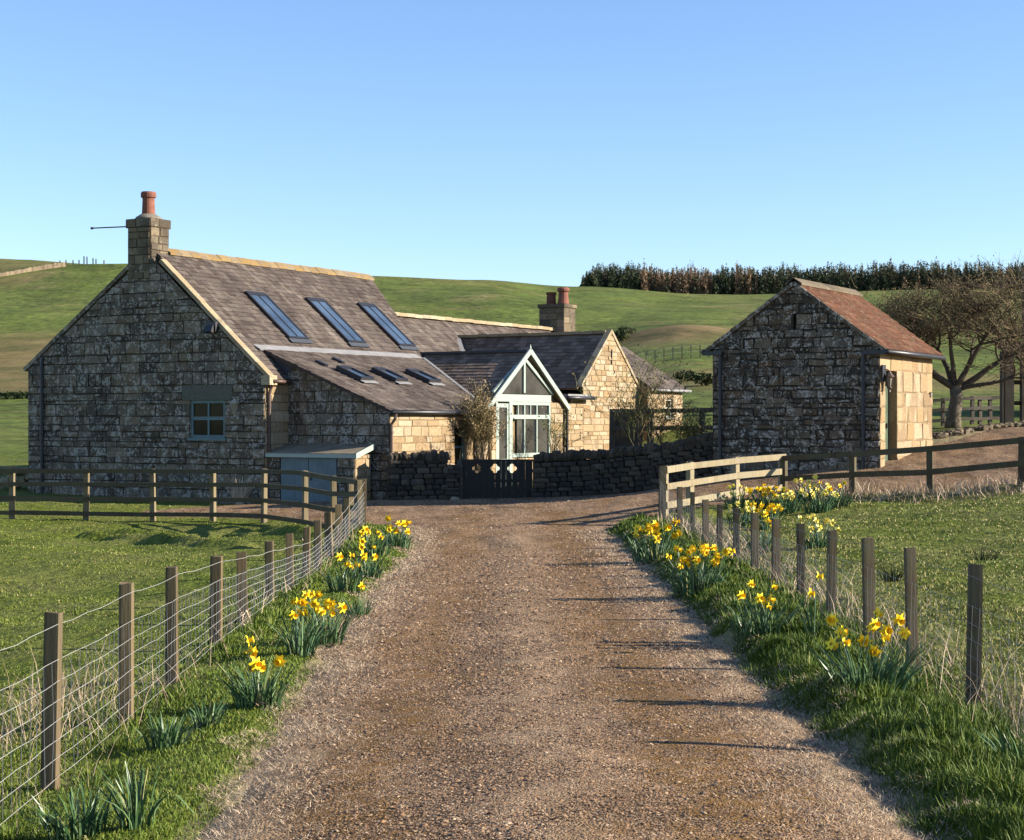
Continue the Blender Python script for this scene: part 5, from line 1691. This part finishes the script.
# ------------------------------------------------------------------ trees
def grow(mb, tw, p, d, L, r, lvl, maxl, spread=.6, up=.15, kids=(3, 5), seg=5, tone=None):
    pts = [V(*p)]; rad = [r]; dd = V(*d).normalized()
    for i in range(seg):
        dd = (dd + V(U(-1, 1), U(-1, 1), U(-1, 1)) * (.17 if lvl < 2 else .30) + V(0, 0, up * .12)).normalized()
        pts.append(pts[-1] + dd * (L / seg)); rad.append(r * (1 - .55 * (i + 1) / seg))
    tgt = mb if lvl < 2 else tw
    tgt.tube(pts, rad, 7 if lvl == 0 else (5 if lvl < 2 else 3), cap=lvl < 2, col=(random.random(), 0, 0))
    if lvl >= maxl: return [pts[-1]]
    ends = []
    for k in range(random.randint(*kids)):
        t = U(.35, 1.0) if lvl else U(.75, 1.0)
        i = min(int(t * seg), seg - 1); f = t * seg - i
        q_ = pts[i].lerp(pts[i + 1], f); rr = rad[i] * .62
        a = U(0, 6.283)
        side = V(math.cos(a), math.sin(a), U(-.25, .55))
        nd = (dd * (1 - spread) + side * spread).normalized()
        ends += grow(mb, tw, q_, nd, L * U(.55, .82), max(rr, .0065), lvl + 1, maxl, spread, up, kids, max(3, seg - 1))
    return ends


def leaves_at(mb, pts, n, rad, size, tone=(0, 1)):
    for p in pts:
        for i in range(n):
            c = p + V(U(-1, 1), U(-1, 1), U(-1, 1)) * rad
            a = V(U(-1, 1), U(-1, 1), U(-1, 1)).normalized(); b = a.cross(V(U(-1, 1), U(-1, 1), U(-1, 1))).normalized()
            s = size * U(.6, 1.3)
            mb.add([c - a * s, c + b * s * .5, c + a * s, c - b * s * .5], [(0, 1, 2, 3)], (U(*tone), 0, 0))


tx, ty = px2x(953, 47.5), 47.5
tree = thing('plum_tree', 'bare spreading fruit tree with brown twigs behind the barn', 'tree', (tx, ty, gz(tx, ty)))
mb = MB(); tw = MB()
mb.tube([(0, 0, -.2), (.02, 0, .3), (.10, 0, .8), (.08, 0, 1.15)], [.27, .20, .17, .18], 9)
trunk = mb.build('trunk', M['bark_pale'], tree, smooth=True)
mb = MB(); ends = []
for d, L, r in (((-1.0, -.2, .62), 1.85, .10), ((1.0, .1, .62), 1.9, .11), ((-.45, .5, .9), 2.0, .09), ((.35, -.5, .95), 2.0, .09), ((.75, .6, .8), 1.85, .085), ((-.1, 0, 1), 1.85, .085), ((1.0, -.5, .45), 1.75, .075), ((-.9, .5, .5), 1.75, .075)):
    ends += grow(mb, tw, (.08, 0, 1.05), d, L * .93, r, 0, 4, spread=.64, up=.34, kids=(4, 6))
mb.build('limb', M['bark'], trunk)
leaves_at(tw, ends, 2, .16, .028, (.3, 1))
cr = tw.build('crown', M['twig'], tree)

# second tree, mostly out of frame, with long upright shoots
tx, ty = px2x(1052, 53), 53.0
tree2 = thing('bare_tree', 'bare tree with long upright shoots at the right edge', 'tree', (tx, ty, gz(tx, ty)))
mb = MB(); tw = MB()
mb.tube([(0, 0, -.2), (0, 0, .7), (-.05, 0, 1.4)], [.25, .2, .18], 8); trunk = mb.build('trunk', M['bark'], tree2, smooth=True)
mb = MB(); ends = []
for d, L, r in (((-.9, 0, .9), 2.1, .11), ((-.5, -.4, 1), 2.2, .11), ((.5, .3, 1), 2.1, .11), ((.9, 0, .8), 2.0, .1), ((-.8, .6, .7), 2.1, .1)):
    ends += grow(mb, tw, (-.05, 0, 1.3), d, L, r, 0, 4, spread=.55, up=.5, kids=(3, 5))
for k in range(14):
    b = V(U(-2.2, .8), U(-.5, .5), 4.1); tip = b + V(U(-1.0, .6), U(-.2, .2), U(.6, 1.2)); tw.tube([b, b.lerp(tip, .5) + V(.05, 0, .08), tip], [.022, .015, .008], 4, col=(.4, 0, 0))
mb.build('limb', M['bark'], trunk)
leaves_at(tw, ends, 1, .12, .022, (.1, .8))
tw.build('crown', M['twig'], tree2)

# garden shrubs
def shrub(label, x, y, z0, H, spread, nst, nleaf, cat='shrub', name='shrub', leaf=.03, lt=(.2, 1), maxl=3, kids=(3, 4), sp=.45, fm='leafy'):
    root = thing(name, label, cat, (x, y, z0))
    mb = MB(); tw = MB(); ends = []
    for k in range(nst):
        a = U(0, 6.283); r0 = .12
        ends += grow(mb, tw, (r0 * math.cos(a), r0 * math.sin(a), 0), (spread * math.cos(a), spread * math.sin(a) * .6, 1), H * U(.45, .62), .022, 1, maxl + 1, spread=sp, up=.5, kids=kids, seg=4)
    mb.build('stems', M['bark'], root)
    leaves_at(tw, ends, nleaf, .10, leaf, lt)
    tw.build('foliage', M[fm], root)
    return root


shrub('bare branching shrub with sparse leaves behind the drystone wall', px2x(645, 46.5), 46.5, pz(462, 46.5), 2.6, .45, 7, 2, leaf=.035, maxl=3)
shrub('leafy shrub behind the wall in front of the far stone range', px2x(672, 47.5), 47.5, pz(458, 47.5), 1.5, .6, 7, 3, leaf=.04)
cl = shrub('tall tangled climber growing between the lean-to and the glazed gable', px2x(480, 48.2), 48.2, pz(470, 48.2), 1.75, .05, 22, 4, leaf=.034, lt=(.2, 1), maxl=3, sp=.20, fm='leafdry')
shrub('thin climber with blue green leaves at the right side of the glazed gable', px2x(551, 52.2), 52.2, pz(470, 52.2), 2.0, .15, 6, 3, leaf=.035, lt=(.1, .5), maxl=2)
gx, gy = px2x(240, 45.6), 45.6
dt = thing('dry_tuft', 'dry tuft of pale stems against the farmhouse gable', 'tuft', (gx, gy, gz(gx, gy)))
m = MB()
for i in range(75):
    a = U(0, 6.28); r = U(0, .10); b = V(r * math.cos(a), r * math.sin(a) * .6, -.02); L = U(.25, .8)
    tp = b + V(math.cos(a) * U(.05, .8) * L, math.sin(a) * U(0, .3) * L, L); m.tube([b, b.lerp(tp, .5) + V(0, 0, .06), tp], [.009, .007, .003], 3, cap=False, col=(U(.4, 1), 0, 0))
m.build('stems', M['straw'], dt)
# small weeds and low bushes on the slope between house and barn
def bush(label, px, d, w, h, group='scrub bushes on the slope', n=420, name='bush', lt=(0, 1)):
    x = px2x(px, d); root = thing(name, label, 'bush', (x, d, gz(x, d)), 0, group)
    m = MB(); st2 = MB()
    lobes = [(U(-.38, .38) * w, U(-.3, .3) * w, U(.3, .62) * h, U(.25, .42)) for _ in range(7)]
    for i in range(n):
        cx, cy, cz, r = random.choice(lobes)
        u = V(random.gauss(0, 1), random.gauss(0, 1), random.gauss(0, 1)).normalized() * U(.55, 1.05)
        c = V(cx + u.x * r * w * .8, cy + u.y * r * w * .8, max(.02, cz + u.z * r * h))
        a = V(U(-1, 1), U(-1, 1), U(-1, 1)).normalized(); b = a.cross(V(U(-1, 1), U(-1, 1), 1)).normalized(); s = U(.05, .11) * max(w, h) * .8
        m.add([c - a * s, c + b * s * .6, c + a * s, c - b * s * .6], [(0, 1, 2, 3)], (U(*lt), 0, 0))
    for k in range(5): st2.tube([(U(-.1, .1), U(-.1, .1), -.1), (U(-.3, .3) * w, U(-.3, .3) * w, h * .6)], [.03, .012], 5)
    st2.build('stems', M['bark'], root); m.build('foliage', M['bush'], root)
    return root


bush('dark scrub bush on the slope beside the barn, upper one', 692, 98, 1.7, .7)
bush('dark scrub bush on the slope just right of the far roof', 664, 95, 1.5, .55)
bush('dark scrub bush on the slope hard against the barn wall', 707, 92, 1.6, .9)
bush('low scrub bush in the rushes left of the others', 648, 99, 1.6, .45)
bush('green bush behind the dark rail fence beside the barn', 694, 56, .9, .75, n=350, lt=(.5, 1))
bush('green bush close to the barn corner behind the dark rails', 706, 55, .8, .6, n=350, lt=(.5, 1))
bush('dark bush at the foot of the earth bank behind the gable', 617, 172, 2.6, 1.5)
bush('dark bush low on the bank above the stone gable', 627, 178, 1.8, 1.0)

for lab, px, py, nn in (('dark rush tuft in the right hand paddock behind the nearest posts', 893, 580, 90), ('small dark rush tuft higher in the right hand paddock', 985, 560, 40)):
    rx, ry = ground_at(px, py, 9); rt_ = thing('rush_tuft', lab, 'tuft', (rx, ry, gz(rx, ry)))
    m = MB()
    for i in range(nn):
        a = U(0, 6.28); r = U(0, .22); b = V(r * math.cos(a), r * math.sin(a), -.01); tp = b + V(math.cos(a) * U(0, .2), math.sin(a) * U(0, .2), U(.08, .24)); w_ = V(.007, 0, 0)
        m.add([b - w_, b + w_, tp], [(0, 1, 2)], (random.random() ** 2, 0, 0))
    m.build('stems', M['bush'], rt_)
wx, wy = px2x(239, 17.1) + .06, 17.1; wl_ = thing('straw_tuft', 'pale tuft of bleached straw caught in the left netting', 'tuft', (wx, wy, pz(622, wy)))
m = MB()
for i in range(46):
    a = V(U(-.05, .05), U(-.06, .06), U(-.12, .1)); b = a + V(U(-.04, .04), U(-.04, .04), U(-.12, .08)); m.tube([a, (a + b) / 2 + V(U(-.02, .02), 0, 0), b], .004, 3, col=(U(.7, 1), 0, 0))
m.build('straw', M['straw'], wl_)
# dead hedge line on the left slope, field wall on the hill
hw = thing('field_wall', 'pale field wall running up the far left hillside', 'wall', (px2x(-40, 300), 300, gz(px2x(-40, 300), 300)))
m = MB(); o = V(*hw.location); prev = None
for k in range(60):
    t = k / 59; px = -60 + 124 * t; d = 300 + 46 * t ** .7
    x = px2x(px, d); p = V(x, d, gz(x, d)) - o
    if prev is not None:
        m.bar(prev + V(0, 0, .3), p + V(0, 0, .3), .6, 1.0 + U(-.15, .15), col=(random.random(), 0, .3), ext=.1)
    prev = p
m.build('wall', M['stack'], hw)
hf = thing('hill_fence', 'line of tiny fence posts on the left skyline', 'fence', (px2x(64, 352), 352, gz(px2x(64, 352), 352)))
o = V(*hf.location); m = MB()
for px, h in ((60, 1.6), (66, 1.8), (73, 1.7), (79, 1.7), (84, 3.2), (87, 3.0), (93, 2.4), (96, 2.0), (104, 1.4)):
    x = px2x(px, 352); g = gz(x, 352); m = MB(); h *= .5; m.box(V(x, 352, g + h / 2 - .1) - o, (.2, .2, h + .2)); m.build('post', M['timber_dark'], hf)
# dark dead rushes line = low hedge at the foot of the left slope
hd = thing('hedge_line', 'thin dark hedge across the foot of the left hillside', 'hedge', (px2x(-60, 121), 121, gz(px2x(-60, 121), 121)))
m = MB(); o = V(*hd.location)
for i in range(1500):
    px = U(-80, 60); d = 121 + (px) * .03 + U(-.25, .25); x = px2x(px, d); c = V(x, d, gz(x, d) + U(0, .40)) - o
    a = V(U(-1, 1), U(-.3, .3), U(-.4, .6)).normalized(); b = a.cross(V(0, 1, U(-.5, .5))).normalized(); s = U(.12, .26)
    m.add([c - a * s, c + b * s * .6, c + a * s, c - b * s * .6], [(0, 1, 2, 3)], (random.random() * .6, 0, 0))
m.build('foliage', M['bush'], hd)

sf = thing('hill_fence', 'thin distant post and wire fence crossing the slope beside the barn', 'fence', (px2x(628, 128), 128, gz(px2x(628, 128), 128)))
o = V(*sf.location); pp = []
for k in range(15):
    px = 628 + k * 9; d = 128 + k * .2; x = px2x(px, d); g = gz(x, d); m = MB(); m.box(V(x, d, g + .45) - o, (.07, .07, 1.0)); m.build('post', M['timber_dark'], sf); pp.append(V(x, d, g + 1.0) - o)
m = MB(); m.tube([p - V(0, 0, .1) for p in pp], .008, 4); m.tube([p - V(0, 0, .5) for p in pp], .008, 4); m.build('wire', M['wire'], sf)
# heap of stones and a plank by the far left corner of the house
sh = thing('stone_heap', 'low heap of pale stones at the left corner of the farmhouse', 'stones', (px2x(17, 52), 52, gz(px2x(17, 52), 52)))
m = MB()
for i in range(26): m.rock((U(-.7, .7), U(-.3, .3), U(.0, .55) * (1 - 0)), (U(.2, .45), U(.2, .35), U(.12, .25)), Matrix.Rotation(U(0, 3), 3, 'Z'), (random.random(), 0, random.random()))
m.build('stones', M['coping'], sh)
m = MB(); m.bar((-1.0, -.2, .72), (.5, -.1, .62), .16, .05); m.build('plank', M['rail_pale'], sh)

# kerb of loose stones along the grass beyond the barn
ks = MB()
t0 = []
for i in range(150):
    px = U(905, 1045); q_ = (px - 905) / 140; d = 44.7 + q_ * 2.6 + random.gauss(0, .22); x = px2x(px, d)
    ks.rock((x - px2x(905, 44.6), d - 44.6, gz(x, d) - gz(px2x(905, 44.6), 44.6) + .05), (U(.08, .24), U(.08, .2), U(.06, .16)), Matrix.Rotation(U(0, 3), 3, 'Z'), (random.random(), 0, random.random()), .25)
kso = ks.build('stone_edging', M['stack']); kso.location = (px2x(905, 44.6), 44.6, gz(px2x(905, 44.6), 44.6)); tag(kso, 'ragged row of edging stones between the gravel and the grass below the tree', 'edging', kind='stuff')

# timber gateway and the edge of another building on the far right
tg = thing('timber_gateway', 'tall dark timber posts with a crossbeam at the right edge', 'gateway', (px2x(1008, 49), 49, gz(px2x(1008, 49), 49)))
zt = pz(348, 49) - tg.location.z
for dxp, w in ((0, .28), (.52, .30), (-.16, .09)):
    m = MB(); m.box((dxp, 0, zt / 2 - .1), (w, .24, zt + (.2 if dxp >= 0 else 0))); m.build('post', M['timber_dark'], tg)
m = MB(); m.bar((-.3, 0, zt + .08), (2.2, 0, zt + .08), .2, .22); m.build('beam', M['timber_dark'], tg)
m = MB()
for hz in (.6, 1.2): m.bar((.1, .1, hz), (1.6, .1, hz), .05, .12)
m.build('rail', M['timber_dark'], tg)
ct = thing('cottage', 'dark stone cottage showing only its chimney at the right edge', 'cottage', (px2x(1060, 62), 62, gz(px2x(1060, 62), 62)), R(-15))
m = MB()
stone_wall(m, (0, 0, 0), (1, 0, 0), (0, -1, 0), [(0, -.5), (6, -.5), (6, 2.4), (0, 2.4)], rh=(.25, .4), ln=(.4, .8))
stone_wall(m, (0, 0, 0), (0, 1, 0), (-1, 0, 0), [(0, -.5), (5, -.5), (5, 2.4), (2.5, 3.9), (0, 2.4)], rh=(.25, .4), ln=(.4, .8))
m.build('wall', M['stone_dark'], ct)
m = MB(); slates(m, (-.1, -.2, 2.3), (1, 0, 0), (0, 2.7, 1.65), [(0, 0), (6.2, 0), (6.2, 3.16), (0, 3.16)], .5, .35); slates(m, (-.1, 5.2, 2.3), (1, 0, 0), (0, -2.7, 1.65), [(0, 0), (6.2, 0), (6.2, 3.16), (0, 3.16)], .5, .35)
m.build('roof', M['slate_dark'], ct)
m = MB(); zc_ = pz(263, 63) - ct.location.z
m.bbox(-1.25, 2.0, -.2, -.35, 2.9, zc_ - .15, (.2, 0, .6)); m.bbox(-1.30, 1.95, zc_ - .15, -.3, 2.95, zc_, (.3, 0, .6)); m.build('chimney', M['stone_dark'], ct)

# ------------------------------------------------------------------ the wood on the skyline
def forest():
    rs = np.random.default_rng(5)
    cnt = 4600; K = 76
    px = rs.uniform(582, 1240, cnt); d = rs.uniform(482, 590, cnt)
    first = rs.uniform(0, 1, cnt) < .35; d[first] = rs.uniform(481, 500, first.sum())
    x = px2x(px, d); z = ground_z(x, d)
    u = rs.uniform(0, 1, cnt)
    larch = ((px > 640) & (px < 712) & (u < .78)) | ((px > 735) & (px < 755) & (u < .6)) | (u < .10)
    H = (8.4 - 2.8 * rs.uniform(0, 1, cnt) ** 1.4) * (1 + .07 * np.sin(px * .13) + .06 * np.sin(px * .41 + 1)) * np.where(rs.uniform(0, 1, cnt) < .04, 1.15, 1.0) * (1 - .6 * np.clip((606 - px) / 24, 0, 1) ** 1.5)
    Rr = H * rs.uniform(.08, .16, cnt) * np.where(larch, .8, 1)
    f = rs.uniform(0, 1, (cnt, K)) ** 1.15
    a = rs.uniform(0, 6.283, (cnt, K)); rr = Rr[:, None] * (1.02 - f) ** .95 * np.sqrt(rs.uniform(.15, 1, (cnt, K)))
    c = np.stack([x[:, None] + rr * np.cos(a), d[:, None] + rr * np.sin(a), z[:, None] + .1 + H[:, None] * f * .97], -1)
    sz = (.20 + .36 * (1 - f)) * rs.uniform(.6, 1.3, (cnt, K))
    P = c[:, :, None, :] + rs.normal(0, 1, (cnt, K, 3, 3)) * sz[:, :, None, None] * np.array([.6, .6, .85])
    base = np.where(larch, rs.uniform(.80, 1.0, cnt), rs.uniform(0, .74, cnt))
    t = np.clip(base[:, None] + rs.uniform(-.10, .10, (cnt, K)), 0, 1)
    t = np.where(larch[:, None], np.clip(t, .79, 1), np.clip(t, 0, .75)).reshape(-1)
    n = cnt * K
    return np_mesh('forest', P.reshape(-1, 3), np.arange(n * 3), np.full(n, 3), M['conifer'], np.stack([t, t * 0, t * 0], 1))


tag(forest(), 'dark conifer wood with brown larches along the hilltop', 'wood', kind='stuff')

# ------------------------------------------------------------------ light, sky, camera
SUN_EL, SUN_AZ = 22.0, 96.0     # azimuth clockwise from +Y
w = bpy.data.worlds.new('World'); scene.world = w; w.use_nodes = True
nt = w.node_tree; nt.nodes.clear()
sky = nt.nodes.new('ShaderNodeTexSky'); sky.sky_type = 'NISHITA'; sky.sun_disc = False
sky.sun_elevation = R(SUN_EL); sky.sun_rotation = R(SUN_AZ)
sky.air_density = 1.0; sky.dust_density = .0; sky.ozone_density = 3.0; sky.altitude = 0
bg = nt.nodes.new('ShaderNodeBackground'); bg.inputs[1].default_value = .080
wo = nt.nodes.new('ShaderNodeOutputWorld')
tint = nt.nodes.new('ShaderNodeMix'); tint.data_type = 'RGBA'; tint.blend_type = 'MULTIPLY'; tint.inputs[0].default_value = 1.0
tint.inputs[7].default_value = (.93, .975, 1.12, 1)
nt.links.new(sky.outputs[0], tint.inputs[6]); nt.links.new(tint.outputs[2], bg.inputs[0]); nt.links.new(bg.outputs[0], wo.inputs[0])
sun = bpy.data.lights.new('sun', 'SUN'); sun.energy = 5.0; sun.angle = R(.5); sun.color = (1.0, .90, .76)
so = bpy.data.objects.new('sun', sun); COL.objects.link(so)
dsun = V(math.sin(R(SUN_AZ)) * math.cos(R(SUN_EL)), math.cos(R(SUN_AZ)) * math.cos(R(SUN_EL)), math.sin(R(SUN_EL)))
so.rotation_euler = (-dsun).to_track_quat('-Z', 'Y').to_euler(); so.location = dsun * 60
cam = bpy.data.cameras.new('camera'); cam.lens = F / 1024 * 36; cam.sensor_width = 36; cam.clip_end = 5000; cam.clip_start = .1
co = bpy.data.objects.new('camera', cam); COL.objects.link(co); co.location = (0, 0, EYE); co.rotation_euler = (R(90), 0, 0)
scene.camera = co
vs = scene.view_settings
vs.view_transform = 'Standard'; vs.look = 'None'; vs.exposure = 1.35; vs.gamma = 1.0; vs.use_curve_mapping = False
scene.cycles.max_bounces = 6
scene.cycles.use_denoising = True
